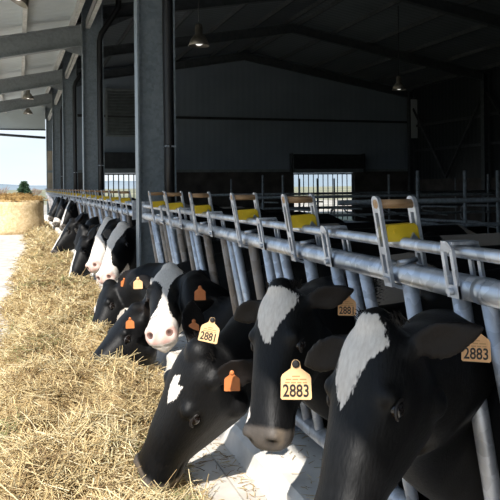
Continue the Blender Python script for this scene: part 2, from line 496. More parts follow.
COLD = 0.33
ordn = ['nearest', 'second', 'third', 'fourth', 'fifth', 'sixth']
for i, y in enumerate(COLS):
    top = roof_z(1.1) - 0.16
    mb = MB()
    fw = 0.08
    mb.box(COLX, COLX + 0.016, y - fw, y + fw, -0.36, top)
    mb.box(COLX + COLD - 0.016, COLX + COLD, y - fw, y + fw, -0.36, top)
    mb.box(COLX + 0.016, COLX + COLD - 0.016, y - 0.006, y + 0.006, -0.36, top)
    c = struct('column', mb, 'col', label=f'{ordn[i]} galvanised steel column counted from the camera along the feed barrier' if i else
               'galvanised steel column standing beside the camera', cat='column')
    # black downpipe in the corner of the column
    if i:
        mb = MB()
        px = COLX + COLD - 0.055
        pts = [(px, y - 0.055, 0.9), (px, y - 0.055, 1.45), (px, y - 0.055, 3.55)]
        mb.tube(pts[:2] + [(px - 0.004, y - 0.055, 2.4), (px, y - 0.055, 3.5), (px + 0.03, y - 0.06, 3.62), (px + 0.13, y - 0.07, 3.78), (px + 0.30, y - 0.07, 4.05), (px + 0.32, y - 0.07, 4.6)], 0.048, 10)
        dp = build('downpipe', mb, 'black', c)
        mb = MB(); mb.box(px - 0.045, px + 0.045, y - 0.10, y - 0.008, 1.49, 1.505)
        mb.sphere((px - 0.035, y - 0.1, 1.50), 0.009, 8, 6)
        build('pipe_clip', mb, 'galv', dp)
    # main rafters: left and right half with haunch at the column
    for side in (0, 1):
        mb = MB()
        if side == 0:
            add_rafter(mb, COLX + 0.05, roof_z(COLX + 0.05) - 0.15, RIDGE_X, roof_z(RIDGE_X) - 0.15, y, 0.32)
            add_rafter(mb, COLX + COLD, roof_z(COLX + COLD) - 0.45, COLX + COLD + 1.3, roof_z(COLX + COLD + 1.3) - 0.45, y, 0.04)
            mb.add([(COLX + COLD, y - 0.006, roof_z(1.3) - 0.9), (COLX + COLD + 1.5, y - 0.006, roof_z(2.8) - 0.44), (COLX + COLD, y - 0.006, roof_z(1.3) - 0.44),
                    (COLX + COLD, y + 0.006, roof_z(1.3) - 0.9), (COLX + COLD + 1.5, y + 0.006, roof_z(2.8) - 0.44), (COLX + COLD, y + 0.006, roof_z(1.3) - 0.44)],
                   [(0, 1, 2), (5, 4, 3), (0, 3, 4, 1)])
        else:
            add_rafter(mb, RIDGE_X, roof_z(RIDGE_X) - 0.15, XR, roof_z(XR) - 0.15, y, 0.32)
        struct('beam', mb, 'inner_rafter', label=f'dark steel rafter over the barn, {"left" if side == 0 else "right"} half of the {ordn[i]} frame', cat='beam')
    mb = MB()
    add_rafter(mb, OVX + 0.05, over_z(OVX + 0.05) - 0.13, COLX, over_z(COLX) - 0.13, y, 0.34)
    # end plate and stiffener where the overhang beam meets the column
    mb.box(COLX - 0.014, COLX - 0.001, y - 0.10, y + 0.10, over_z(0.95) - 0.60, over_z(0.95) - 0.10)
    mb.prism([(COLX - 0.30, over_z(0.65) - 0.47), (COLX - 0.014, over_z(0.95) - 0.47), (COLX - 0.014, over_z(0.95) - 0.62)], 'Y', y - 0.006, y + 0.006)
    struct('beam', rise(mb), 'rafter', label=f'grey steel beam carrying the pale overhang, {ordn[i]} from the camera', cat='beam')

# purlins
k = 0
for x in (-1.04, -0.50, 0.06, 0.80):
    mb = MB(); z = over_z(x)
    mb.box(x, x + 0.06, Y0, YE, z - 0.13, z - 0.115); mb.box(x, x + 0.008, Y0, YE, z - 0.115, z - 0.012); mb.box(x, x + 0.06, Y0, YE, z - 0.012, z - 0.001)
    struct('purlin', rise(mb), 'purlin', label='light steel purlin under the pale overhang roof', cat='purlin', group='overhang purlins')
xs = [1.5, 3.0, 4.5, 6.0, 7.5, 8.7, 9.2, 10.5, 12.0, 13.5, 15.0, 16.5]
for x in xs:
    mb = MB(); z = roof_z(x) - 0.02
    mb.box(x, x + 0.06, Y0, YE, z - 0.13, z - 0.115); mb.box(x, x + 0.008, Y0, YE, z - 0.115, z - 0.012); mb.box(x, x + 0.06, Y0, YE, z - 0.012, z - 0.001)
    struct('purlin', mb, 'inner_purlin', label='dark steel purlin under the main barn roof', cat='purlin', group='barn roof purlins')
# eave beams running from column to column
for (za, zb, mt, lb) in ((3.70, 3.84, 'purlin', 'pale steel eave beam running along the tops of the columns'),):
    for a, b in zip(COLS[:-1], COLS[1:]):
        mb = MB()
        mb.box(COLX + 0.06, COLX + 0.13, a + 0.012, b - 0.012, za, za + 0.012); mb.box(COLX + 0.06, COLX + 0.068, a + 0.012, b - 0.012, za, zb)
        mb.box(COLX + 0.06, COLX + 0.13, a + 0.012, b - 0.012, zb - 0.012, zb)
        struct('beam', mb, mt, label='pale steel tie beam running between two columns', cat='beam', group='tie beams between columns')

# ------------------------------------------------------------------ end wall with two barred openings
OP1 = (3.05, 5.4, FLOOR_LOW, 1.70)
OP2 = (11.12, 14.02, FLOOR_LOW, 1.67)
mb = MB()
y0, y1 = YE, YE + 0.12
wl = 1.33


def wall_piece(mb, xa, xb, za):
    if xa < RIDGE_X < xb:
        poly = [(xa, za), (xb, za), (xb, roof_z(xb) - 0.005), (RIDGE_X, roof_z(RIDGE_X) - 0.005), (xa, roof_z(xa) - 0.005)]
    else:
        poly = [(xa, za), (xb, za), (xb, roof_z(xb) - 0.005), (xa, roof_z(xa) - 0.005)]
    mb.prism(poly, 'Y', y0, y1)


wall_piece(mb, 1.0, OP1[0], 1.80); wall_piece(mb, OP1[0], OP1[1], OP1[3]); wall_piece(mb, OP1[1], OP2[0], 1.80)
wall_piece(mb, OP2[0], OP2[1], OP2[3]); wall_piece(mb, OP2[1], XR, 1.80)
struct('wall_end', mb, 'wall_sheet', label='blue-grey sheet gable wall at the far end of the barn', cat='wall')
mb = MB()
for xa, xb in ((1.32, OP1[0]), (OP1[1], OP2[0]), (OP2[1], XR)):
    mb.box(xa, xb, YE - 0.10, y1, FLOOR_LOW, 1.72)
struct('wall_end_base', mb, 'concrete_wall', label='brown concrete lower part of the far gable wall', cat='wall')
mb = MB()
for xa, xb in ((1.32, OP1[0]), (OP1[1], OP2[0]), (OP2[1], XR)):
    mb.box(xa, xb, YE - 0.13, YE, 1.72, 1.83)
struct('trim_1', mb, 'louvre', label='flashing strip between sheet and concrete on the far wall', cat='trim')
mb = MB(); mb.box(1.1, XR, YE - 0.09, YE, 3.90, 4.0)
struct('trim_2', mb, 'dark_metal', label='dark girt running across the far gable wall', cat='trim')
# white gable cladding over the feed alley exit and the bar under it
mb = MB(); mb.prism([(OVX, 3.34), (0.93, 3.36), (0.93, over_z(0.93) + 0.43), (OVX, over_z(OVX) + 0.43)], 'Y', YE - 0.45, YE - 0.39)
struct('wall_gable', mb, 'roof_out', label='pale cladding above the open exit of the feed alley', cat='wall')
mb = MB(); mb.box(OVX, 0.94, YE - 0.47, YE - 0.45, 3.31, 3.36)
struct('trim_3', mb, 'dark_metal', label='dark lower edge of the pale cladding over the exit', cat='trim')
mb = MB(); mb.tube([(OVX, YE + 0.02, 3.20), (0.95, YE + 0.02, 3.07)], 0.05, 10)
tag(build('door_track', mb, 'dark_metal'), 'dark horizontal bar across the open exit of the feed alley', 'bar')

# shutter boxes over the openings
for (xa, xb, za, zb, lb) in ((2.9, 5.6, 1.72, 2.50, 'dark roller shutter box over the barred opening behind the columns'),
                            (11.0, 14.35, 1.69, 2.46, 'dark roller shutter box over the barred gate opening of the gable wall')):
    e = empty('shutter_box', ((xa + xb) / 2, YE - 0.2, za))
    mb = MB(); mb.bbox(xa, xb, YE - 0.42, YE - 0.002, za + 0.15, zb, 0.03); build('box', mb, 'dark_metal', e)
    mb = MB(); mb.box(xa + 0.05, xb - 0.05, YE - 0.40, YE - 0.15, za, za + 0.15); build('slat_roll', mb, 'louvre', e)
    mb = MB(); mb.bbox(xa - 0.06, xa, YE - 0.40, YE - 0.14, za, zb + 0.04, 0.01); build('end_plate', mb, 'dark_metal', e)
    mb = MB(); mb.bbox(xb, xb + 0.06, YE - 0.40, YE - 0.14, za, zb + 0.04, 0.01); build('end_plate', mb, 'dark_metal', e)
    tag(e, lb, 'shutter')
# gates of upright bars
for (op, nb, lb) in ((OP1, 10, 'steel gate of upright bars in the opening behind the columns'),
                     (OP2, 11, 'steel gate of upright bars in the bright gable opening')):
    e = empty('barred_gate', ((op[0] + op[1]) / 2, YE + 0.03, FLOOR_LOW))
    mb = MB()
    mb.box(op[0] + 0.01, op[0] + 0.07, YE, YE + 0.06, FLOOR_LOW + 0.05, op[3] - 0.01); mb.box(op[1] - 0.07, op[1] - 0.01, YE, YE + 0.06, FLOOR_LOW + 0.05, op[3] - 0.01)
    mb.box(op[0] + 0.07, op[1] - 0.07, YE, YE + 0.06, op[3] - 0.07, op[3] - 0.01); mb.box(op[0] + 0.07, op[1] - 0.07, YE, YE + 0.06, 0.10, 0.18)
    build('gate_frame', mb, 'dark_metal', e)
    for i in range(nb):
        x = op[0] + 0.07 + (op[1] - op[0] - 0.14) * (i + 1) / (nb + 1)
        mb = MB(); mb.tube([(x, YE + 0.03, FLOOR_LOW + 0.05), (x, YE + 0.03, op[3] - 0.07)], 0.022, 8)
        build('bar', mb, 'dark_metal', e)
    tag(e, lb, 'gate')
# louvre panel on the gable
e = empty('louvre_panel', (4.2, YE - 0.05, 3.2))
mb = MB()
mb.box(3.26, 5.3, YE - 0.03, YE - 0.002, 3.18, 5.0); build('backing', mb, 'dark_metal', e)
mb = MB()
for (a, b, c, d) in ((3.22, 3.30, 3.14, 5.04), (5.26, 5.34, 3.14, 5.04), (3.30, 5.26, 3.14, 3.22), (3.30, 5.26, 4.96, 5.04)):
    mb.box(a, b, YE - 0.12, YE - 0.03, c, d)
build('frame', mb, 'louvre', e)
mb = MB()
for i in range(14):
    z = 3.26 + i * 0.122
    mb.add([(3.30, YE - 0.11, z), (5.26, YE - 0.11, z), (5.26, YE - 0.04, z + 0.10), (3.30, YE - 0.04, z + 0.10),
            (3.30, YE - 0.10, z - 0.012), (5.26, YE - 0.10, z - 0.012), (5.26, YE - 0.03, z + 0.088), (3.30, YE - 0.03, z + 0.088)],
           [(0, 1, 2, 3), (7, 6, 5, 4), (0, 4, 5, 1), (2, 6, 7, 3), (1, 5, 6, 2), (0, 3, 7, 4)])
build('slats', mb, 'louvre', e)
tag(e, 'grey louvred ventilation panel high on the far gable wall', 'vent')

# ------------------------------------------------------------------ right long wall
mb = MB(); mb.box(XR, XR + 0.1, Y0, YE, 1.35, roof_z(XR) - 0.01)
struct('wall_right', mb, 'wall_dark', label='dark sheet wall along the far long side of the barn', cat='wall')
mb = MB(); mb.box(XR - 0.1, XR + 0.1, Y0, YE - 0.14, FLOOR_LOW, 1.35)
struct('wall_right_base', mb, 'concrete_wall', label='brown concrete lower part of the far long wall', cat='wall')
for i, y in enumerate(COLS):
    mb = MB()
    mb.box(XR - 0.36, XR - 0.344, y - 0.1, y + 0.1, FLOOR_LOW, roof_z(XR) - 0.16); mb.box(XR - 0.116, XR - 0.10, y - 0.1, y + 0.1, FLOOR_LOW, roof_z(XR) - 0.16)
    mb.box(XR - 0.344, XR - 0.116, y - 0.006, y + 0.006, FLOOR_LOW, roof_z(XR) - 0.16)
    struct('column', mb, 'inner_rafter', label=f'dark steel column on the far long wall, {ordn[i]} frame', cat='column')
# wind bracing and girts between the far columns
e = empty('wind_brace', (XR - 0.2, 25.0, FLOOR_LOW))
for (ya, za, yb, zb) in ((22.5, 4.6, 25.05, 1.42), (27.6, 4.6, 25.05, 1.42)):
    mb = MB(); mb.tube([(XR - 0.22, ya, za), (XR - 0.22, yb, zb)], 0.05, 8); build('strut', mb, 'inner_purlin', e)
tag(e, 'steel wind brace in a V on the far long wall near the corner', 'brace')
e = empty('wind_brace', (XR - 0.2, 19.7, FLOOR_LOW))
for (ya, za, yb, zb) in ((17.1, 4.6, 19.7, 1.42), (22.3, 4.6, 19.7, 1.42)):
    mb = MB(); mb.tube([(XR - 0.22, ya, za), (XR - 0.22, yb, zb)], 0.05, 8); build('strut', mb, 'inner_purlin', e)
tag(e, 'steel wind brace in a V on the far long wall, nearer one', 'brace')
for z in (2.6, 3.7):
    mb = MB(); mb.box(XR - 0.10, XR - 0.02, Y0, YE, z, z + 0.1)
    struct('trim_4' if z < 3 else 'trim_5', mb, 'inner_purlin', label='girt along the far long wall, %s one' % ('lower' if z < 3 else 'upper'), cat='trim')
mb = MB(); mb.box(XR - 0.33, XR - 0.02, YE - 0.50, YE - 0.46, 3.2, roof_z(XR) - 0.50)
struct('trim_6', mb, 'roof_out', label='pale upright cladding strip in the far barn corner', cat='trim')

# tan board on the last column
mb = MB(); mb.bbox(1.0, 1.20, 27.52, 27.60, 0.9, 2.55, 0.01)
bd = build('wall_board', mb, 'board')
mb = MB(); mb.box(0.995, 1.205, 27.50, 27.52, 1.72, 1.80); build('strap', mb, 'louvre', bd)
tag(bd, 'tan upright board fixed to the farthest column', 'board')


# ------------------------------------------------------------------ self-locking feed barriers
TOPZ, RODZ, RAILX = 0.912, 0.994, 0.97
FOOTX, FOOTZ = 1.085, 0.19


def lean(z): return RAILX + (TOPZ - z) / (TOPZ - FOOTZ) * (FOOTX - RAILX)


def shear(mb):
    """the latch leans with the barrier"""
    mb.v = [(x - (z - 0.905) * 0.17, y, z) for x, y, z in mb.v]
    return mb


def latch(root, y):
    """stirrup of two slotted straps round both pipes, wooden grip on top, yellow stop between"""
    xa, xb = RAILX - 0.048, RAILX + 0.058
    le = build('latch', shear(_strap_mesh(y, xa, xb)), 'galv_bar', root)
    mb = MB(); mb.tube([(xa - 0.006, y - 0.002, 1.098), (xb + 0.006, y - 0.002, 1.098)], 0.0125, 10); build('wooden_grip', shear(mb), 'wood', le)
    mb = MB()
    poly = [(xa + 0.006, 0.999), (xb - 0.006, 0.999), (xb - 0.006, 1.036), (xb - 0.014, 1.046), (xa + 0.012, 1.042), (xa + 0.006, 1.034)]
    mb.prism(poly, 'Y', y - 0.020, y + 0.020)
    mb.tube([(xa + 0.03, y - 0.0225, 1.026), (xa + 0.03, y - 0.02, 1.026)], 0.005, 8)
    yb = build('stop_block', shear(mb), 'yellow', le)
    mb = MB(); mb.prism([(xb - 0.038, 1.004), (xb - 0.002, 0.990), (xb - 0.026, 1.022)], 'Y', y - 0.028, y - 0.021)
    build('trip_plate', shear(mb), 'galv', le)
    mb = MB(); mb.tube([(xa + 0.02, y - 0.03, 0.945), (xa + 0.075, y - 0.03, 0.952)], 0.007, 8)
    build('lock_pin', shear(mb), 'galv', le)
    return le


def _strap_mesh(y, xa, xb):
    mb = MB()
    w = 0.0135
    for x in (xa, xb):
        # a strap with two long slots: two edges and cross webs, rounded top
        t = 0.005
        z0, z1 = (0.880 if x == xa else 0.90), 1.112
        for s in (-1, 1):
            mb.box(x - t, x + t, y + s * w - 0.0055, y + s * w + 0.0055, z0, z1 - 0.008)
        for (za, zb) in ((z0, z0 + 0.035), (0.965, 0.985), (1.075, 1.112)):
            mb.box(x - t + 0.0005, x + t - 0.0005, y - w, y + w, za, zb)
        n = 8
        poly = [(y + (w + 0.0055) * math.cos(PI * i / n), z1 - 0.009 + 0.016 * math.sin(PI * i / n)) for i in range(n + 1)]
        mb.prism(poly, 'X', x - t, x + t)
    # bottom of the U passes under the thick pipe
    arc = [(RAILX + 0.05 * math.cos(q) * 1.06 + 0.004, 0.905 + 0.028 * math.sin(q)) for q in [PI + PI * i / 8 for i in range(9)]]
    out = [(RAILX + 0.062 * math.cos(q) * 1.02 + 0.004, 0.905 + 0.036 * math.sin(q)) for q in [PI + PI * i / 8 for i in range(9)]]
    mb.prism(arc + out[::-1], 'Y', y - w, y + w)
    return mb


def hook(root, y):
    """bent plate joining thin rod and thick pipe"""
    mb = MB()
    for x in (RAILX - 0.036, RAILX + 0.034):
        n = 8
        z0, z1 = (0.89, 1.0)
        w = 0.023
        poly = [(y - w, z0), (y + w, z0)] + [(y + w * math.cos(PI * i / n), z1 + 0.022 * math.sin(PI * i / n)) for i in range(n + 1)]
        # slot as an opening: build the plate from two side strips and ends
        mb.box(x - 0.004, x + 0.004, y - w, y - w + 0.012, z0, z1)
        mb.box(x - 0.004, x + 0.004, y + w - 0.012, y + w, z0, z1)
        mb.box(x - 0.0035, x + 0.0035, y - w, y + w, z0, z0 + 0.03)
        mb.prism([(y + w * math.cos(PI * i / n), z1 - 0.004 + 0.024 * math.sin(PI * i / n)) for i in range(n + 1)], 'X', x - 0.004, x + 0.004)
    mb.box(RAILX - 0.036, RAILX + 0.034, y - 0.023, y + 0.023, 1.012, 1.019)
    mb.tube([(RAILX - 0.052, y, 0.905), (RAILX - 0.036, y, 0.905)], 0.009, 6)
    build('bracket', shear(mb), 'galv_bar', root)


def barrier(ya, yb, hs, label, detail=True):
    root = empty('feed_barrier', (1.03, (ya + yb) / 2, 0.112))
    n = 20 if detail else 12
    mb = MB(); mb.tube([(RAILX, ya, TOPZ), (RAILX, yb, TOPZ)], 0.030, n)
    for yy in (ya + 0.55, (ya + yb) / 2, yb - 0.6):
        mb.tube([(RAILX, yy, TOPZ), (RAILX, yy + 0.035, TOPZ)], 0.0315, n)
    build('neck_rail', mb, 'galv', root)
    mb = MB(); mb.tube([(RAILX - 0.010, ya, RODZ), (RAILX - 0.010, yb, RODZ)], 0.0155, n)
    build('lock_rod', mb, 'galv', root)
    mb = MB(); mb.tube([(FOOTX, ya, FOOTZ), (FOOTX, yb, FOOTZ)], 0.032, n)
    build('foot_rail', mb, 'galv_bar', root)
    # end plates bolted to the columns
    for yy, s in ((ya, -1), (yb, 1)):
        mb = MB(); mb.box(RAILX - 0.03, RAILX + 0.03, min(yy, yy + s * 0.012), max(yy, yy + s * 0.012), 0.86, 1.03)
        for z in (0.88, 1.01): mb.tube([(RAILX, yy + s * 0.012, z), (RAILX, yy + s * 0.024, z)], 0.008, 6)
        build('end_plate', mb, 'galv_bar', root)
    for h in hs:
        latch(root, h)
        if ya + 0.1 < h - 0.28: hook(root, h - 0.275)
        for (dy0, dy1, mt, nm) in ((-0.02, -0.035, 'galv_worn' if h > 2.6 else 'galv_bar', 'fixed_bar'), (0.235, 0.15, 'galv_bar', 'swing_bar'),
                                   (0.325, 0.27, 'galv_bar', 'swing_bar'), (0.43, 0.415, 'galv_worn' if h > 2.6 else 'galv_bar', 'fixed_bar')):
            y_t, y_b = h + dy0, h + dy1
            if not (ya + 0.03 < y_t < yb - 0.03): continue
            mb = MB()
            r = 0.021 if nm == 'fixed_bar' else 0.0185
            mb.tube([(lean(TOPZ - 0.022), y_t, TOPZ - 0.022), (lean(0.55), y_t * 0.5 + y_b * 0.5, 0.55), (lean(FOOTZ + 0.025), y_b, FOOTZ + 0.025)], r, n)
            build(nm, mb, mt, root)
        # foot bracket on the kerb
        yy = h - 0.16
        mb = MB(); mb.bbox(1.0, 1.13, yy - 0.05, yy + 0.05, 0.1125, 0.122, 0.002)
        mb.box(1.025, 1.033, yy - 0.012, yy + 0.012, 0.122, 0.255)
        mb.tube([(1.00, yy, 0.225), (1.06, yy, 0.225)], 0.005, 6)
        build('foot_bracket', mb, 'galv_bar', root)
    tag(root, label, 'feed barrier', 'self-locking feed barriers between the columns')
    return root


PITCH = 0.744
H0 = [0.968, 1.642, 2.316, 2.955, 3.757, 4.455, 5.04]
barrier(COLS[0] + 0.13, COLS[1] - 0.40, H0, 'galvanised feed barrier with yellow stops nearest the camera, in front of the broad column')
names = ['second galvanised feed barrier, just beyond the broad nearest column', 'third galvanised feed barrier along the row, beyond the second column',
         'fourth galvanised feed barrier along the row, beyond the third column', 'farthest galvanised feed barrier, ending at the last column']
HSALL = []
for i in range(1, 5):
    a, b = COLS[i] + 0.14, COLS[i + 1] - 0.14
    hs = [a + 0.50 + PITCH * k * ((b - a - 0.75) / (PITCH * 6)) for k in range(7)]
    HSALL += hs
    barrier(a, b, hs, names[i - 1], i < 2)
BAYH = list(H0)

# ------------------------------------------------------------------ cubicle pipework in the barn
def stall_row(y, z_rail, xa, xb, posts, label, group=None, ztop=1.32, loops=()):
    e = empty('cubicle_rail', ((xa + xb) / 2, y, FLOOR_LOW))
    for zz, r in z_rail:
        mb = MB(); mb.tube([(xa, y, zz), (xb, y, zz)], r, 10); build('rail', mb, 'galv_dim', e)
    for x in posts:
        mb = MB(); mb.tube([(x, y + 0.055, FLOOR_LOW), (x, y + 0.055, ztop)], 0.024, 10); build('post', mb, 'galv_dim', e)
    for x in loops:
        mb = MB()
        pts = [(x, y + 0.06, 0.35)]
        L = 1.7
        for q in range(0, 7):
            pass
        pts = [(x, y + 0.1, 0.62), (x, y + L - 0.2, 0.60), (x, y + L - 0.06, 0.55), (x, y + L, 0.42), (x, y + L - 0.05, 0.28), (x, y + L - 0.2, 0.22), (x, y + 0.9, 0.20), (x, y + 0.6, 0.12), (x, y + 0.1, 0.10)]
        mb.tube(pts, 0.024, 8); build('divider', mb, 'galv_dim', e)
    tag(e, label, 'railing', group)
    return e


def X_at(px, y):
    a = (px - CX) / FPX
    d = (a * math.cos(PSI) + math.sin(PSI), -a * math.sin(PSI) + math.cos(PSI))
    return d[0] * y / d[1]


stall_row(7.9, [(0.925, 0.034), (0.60, 0.026)], 3.75, 15.5, [X_at(p, 7.95) for p in (418, 465, 498)] + [11.2, 13.0, 14.8],
          'galvanised cubicle railing nearest the feed barrier inside the barn', loops=[X_at(p, 7.9) for p in (345, 396, 440, 482)])
stall_row(13.5, [(0.90, 0.034), (0.50, 0.028)], 4.0, 15.5, [X_at(p, 13.55) for p in (263, 283, 389)] + [10.2, 12.4, 14.5],
          'galvanised cubicle railing in the middle of the barn', ztop=1.36, loops=[4.6, 5.8, 7.0, 8.2, 9.4, 10.6, 11.8])
stall_row(20.0, [(0.88, 0.04), (0.45, 0.034)], 5.0, 15.5, [6, 8.2, X_at(318, 20), X_at(335, 20), 13.8],
          'dark cubicle railing before the bright gable gate', ztop=1.35, loops=[7.5, 9.0, 10.5, 12.0, 13.5])


# ------------------------------------------------------------------ pendant lamps
def pendant(x, y, zb, ztop, label, s=1.0, lean_deg=0.0):
    e = empty('pendant_lamp', (x, y, zb))
    piv = zb + 0.41 * s
    ca, sa = math.cos(math.radians(lean_deg)), math.sin(math.radians(lean_deg))

    def hang(mb):
        mb.v = [(x + (px - x) * ca + (pz - piv) * sa, py, piv - (px - x) * sa + (pz - piv) * ca) for px, py, pz in mb.v]
        return mb
    mb = MB(); mb.lathe([(0.001, 0.42 * s), (0.06 * s, 0.42 * s), (0.075 * s, 0.36 * s), (0.075 * s, 0.22 * s), (0.10 * s, 0.20 * s), (0.15 * s, 0.14 * s), (0.21 * s, 0.0), (0.20 * s, 0.0), (0.14 * s, 0.13 * s), (0.08 * s, 0.18 * s), (0.001, 0.185 * s)], (x, y, zb), 28)
    build('shade', hang(mb), 'lamp', e)
    mb = MB(); mb.sphere((x, y, zb + 0.085 * s), 0.085 * s, 16, 10, (1, 1, 0.95)); build('bulb', hang(mb), 'reflector', e)
    mb = MB(); mb.tube([(x, y, piv), (x, y, ztop)], 0.012, 6); build('cord', mb, 'black', e)
    tag(e, label, 'lamp', 'pendant lamps')


p = at(199, 46, 13.5); pendant(p.x, p.y, p.z, roof_z(p.x) - 0.02, 'bell-shaped pendant lamp hanging beside the broad nearest column')
p = at(399, 90, 21.0); pendant(p.x, p.y, p.z, roof_z(p.x) - 0.02, 'bell-shaped pendant lamp deep in the dark barn')
p = at(31, 5, 8.4); pendant(p.x, p.y, p.z, over_z(p.x) - 0.15, 'pendant lamp under the pale overhang, nearest one cut by the photo edge', s=0.85, lean_deg=32)
p = at(28, 99, 17.6); pendant(p.x, p.y, p.z, over_z(p.x) - 0.02, 'small pendant lamp under the overhang, second along the feed alley', s=0.7)
p = at(28, 114, 21.8); pendant(p.x, p.y, p.z, over_z(p.x) - 0.02, 'small pendant lamp under the overhang, third along the feed alley', s=0.7)

# ------------------------------------------------------------------ hay
def hay_edge(y):
    left = -0.28 + 0.10 * noise.noise((0.3, y * 1.3, 0.0)) if y < 4 else -0.24 + 0.035 * min(y - 4, 10) + 0.12 * noise.noise((0.3, y * 0.9, 0.0))
    right = 0.60 + 0.05 * noise.noise((4.3, y * 2.0, 0.0)) if y < 2.7 else min(0.80 if y < 7 else 0.82, 0.60 + 0.20 * (y - 2.7) / 1.2) + 0.03 * noise.noise((4.3, y * 2.0, 0.0))
    return left, right


BALE = at(14, 234, 17.9)


HOLLOWS = [(at(150, 480, 2.52), 0.17, 0.95), (at(98, 360, 4.15), 0.26, 0.97), (at(98, 326, 5.2), 0.22, 0.9), (at(70, 276, 8.1), 0.25, 0.8), (at(50, 257, 10.5), 0.25, 0.7)]


def hay_h(x, y):
    l, r = hay_edge(y)
    if x <= l or x >= r: return -0.02
    if (x - BALE[0]) ** 2 + (y - BALE[1]) ** 2 < 0.80 ** 2: return -0.02
    t = (x - l) / (r - l)
    prof = min(1.0, t / 0.32) * min(1.0, (1 - t) / 0.28)
    prof = prof * prof * (3 - 2 * prof)
    h = 0.15 + 0.06 * noise.noise((x * 2.2, y * 1.7, 1.0)) + 0.085 * noise.noise((x * 5, y * 5, 4.0)) + 0.045 * noise.noise((x * 13, y * 13, 9.0))
    for (q, rr_, k_) in HOLLOWS: h *= 1 - k_ * math.exp(-((x - q.x) ** 2 + (y - q.y) ** 2) / rr_ ** 2)
    if y > 12: h *= max(0.4, 1 - (y - 12) * 0.06)
    return -0.02 + prof * (h + 0.02)


HV = []; HF = []; tone = []; mats_idx = []
ys = []
y = 0.2
while y < 24: ys.append(y); y += 0.03 + 0.012 * max(0, y - 2)
nxh = 44
for y in ys:
    for i in range(nxh):
        x = -0.45 + 1.35 * i / (nxh - 1)
        HV.append((x, y, hay_h(x, y)))
tone += [0.3] * len(HV)
for j in range(len(ys) - 1):
    for i in range(nxh - 1):
        a = j * nxh + i
        HF.append((a, a + 1, a + nxh + 1, a + nxh)); mats_idx.append(0)
base_n = len(HV)


def straw(x, y, z, L, yaw, pit, w, tn, curl):
    """one bent stalk as a thin three-sided blade"""
    d = Vector((math.cos(yaw) * math.cos(pit), math.sin(yaw) * math.cos(pit), math.sin(pit)))
    sd = Vector((-math.sin(yaw), math.cos(yaw), 0))
    up = d.cross(sd) * -1
    o = len(HV)
    for k, t in enumerate((0.0, 0.5, 1.0)):
        p = Vector((x, y, z)) + d * (L * (t - 0.5)) + up * (curl * (0.25 - (t - 0.5) ** 2) * L) + sd * (curl * 0.6 * L * (t - 0.5) ** 2)
        ww = w * (1.0 if t < 1 else 0.5)
        HV.append(p + sd * ww); HV.append(p - sd * ww); HV.append(p + up * ww * 1.2)
        tone.extend((tn, tn, tn))
    for k in (0, 1):
        a = o + 3 * k
        HF.append((a, a + 3, a + 5, a + 2)); HF.append((a + 2, a + 5, a + 4, a + 1))
        mats_idx.extend((1, 1))


rnd = random.Random(11)
cnt = 0
while cnt < 62000:
    u = rnd.random()
    y = 0.9 * math.exp(u * math.log(24 / 0.9))  # density falls with distance
    l, r = hay_edge(y)
    x = rnd.uniform(l - 0.08, r + 0.04)
    inside = l + 0.01 < x < r - 0.01
    if not inside and rnd.random() < 0.75: continue
    if (x - BALE[0]) ** 2 + (y - BALE[1]) ** 2 < 0.84 ** 2: continue
    z = max(hay_h(x, y), 0.002)
    depth = max(1.0, y / 3.0)
    L = (rnd.uniform(0.04, 0.15) if rnd.random() < 0.93 else rnd.uniform(0.15, 0.30)) * (1 + 0.10 * (depth - 1))
    w = rnd.uniform(0.0009, 0.0021) * depth ** 0.75
    clump = noise.noise((x * 5, y * 5, 3.3))
    tn = min(0.97, max(0.03, 0.54 + 0.40 * clump + rnd.gauss(0, 0.24)))
    if noise.noise((x * 3, y * 2.1, 8.1)) > 0.33 and rnd.random() < 0.5: tn = 1.0 if rnd.random() < 0.6 else 0.15
    yaw = rnd.gauss(2.0 * noise.noise((x * 4, y * 4, 0.7)) * PI, 0.9)
    pit = rnd.gauss(0.05, 0.42)
    straw(x, y, z + (rnd.uniform(-0.012, 0.034) if inside else 0.003) , L, yaw, pit if inside else pit * 0.15, w, tn, rnd.gauss(0, 0.35))
    cnt += 1
# crumbs on the bare concrete near the kerb
for _ in range(1500):
    y = rnd.uniform(1.0, 4.0); x = rnd.uniform(0.55, 0.85)
    if rnd.random() > 0.25 + 0.6 * (x > 0.78): continue
    straw(x, y, 0.004, rnd.uniform(0.01, 0.07), rnd.uniform(0, 2 * PI), rnd.gauss(0, 0.06), rnd.uniform(0.001, 0.002), min(0.9, max(0.02, rnd.gauss(0.3, 0.2))), rnd.gauss(0, 0.3))
for _ in range(500):
    y = rnd.uniform(1.0, 5.5); x = rnd.uniform(0.90, 1.14)
    if abs(x - 1.05) < 0.02 and rnd.random() < 0.5: continue
    straw(x, y, 0.116, rnd.uniform(0.01, 0.06), rnd.uniform(0, 2 * PI), rnd.gauss(0, 0.06), rnd.uniform(0.001, 0.002), min(0.9, max(0.02, rnd.gauss(0.3, 0.2))), rnd.gauss(0, 0.3))
me = bpy.data.meshes.new('hay_heap')
me.from_pydata(HV, [], HF)
me.materials.append(M['hay_base']); me.materials.append(M['hay'])
me.polygons.foreach_set('material_index', mats_idx)
me.polygons.foreach_set('use_smooth', [m_ == 0 for m_ in mats_idx])
me.attributes.new('tone', 'FLOAT', 'POINT').data.foreach_set('value', tone)
me.update()
tag(link('hay_heap', me, (0, 0, 0)), 'long heap of loose golden hay spread along the feed alley in front of the cows', 'hay', None, 'stuff')
del HV, HF

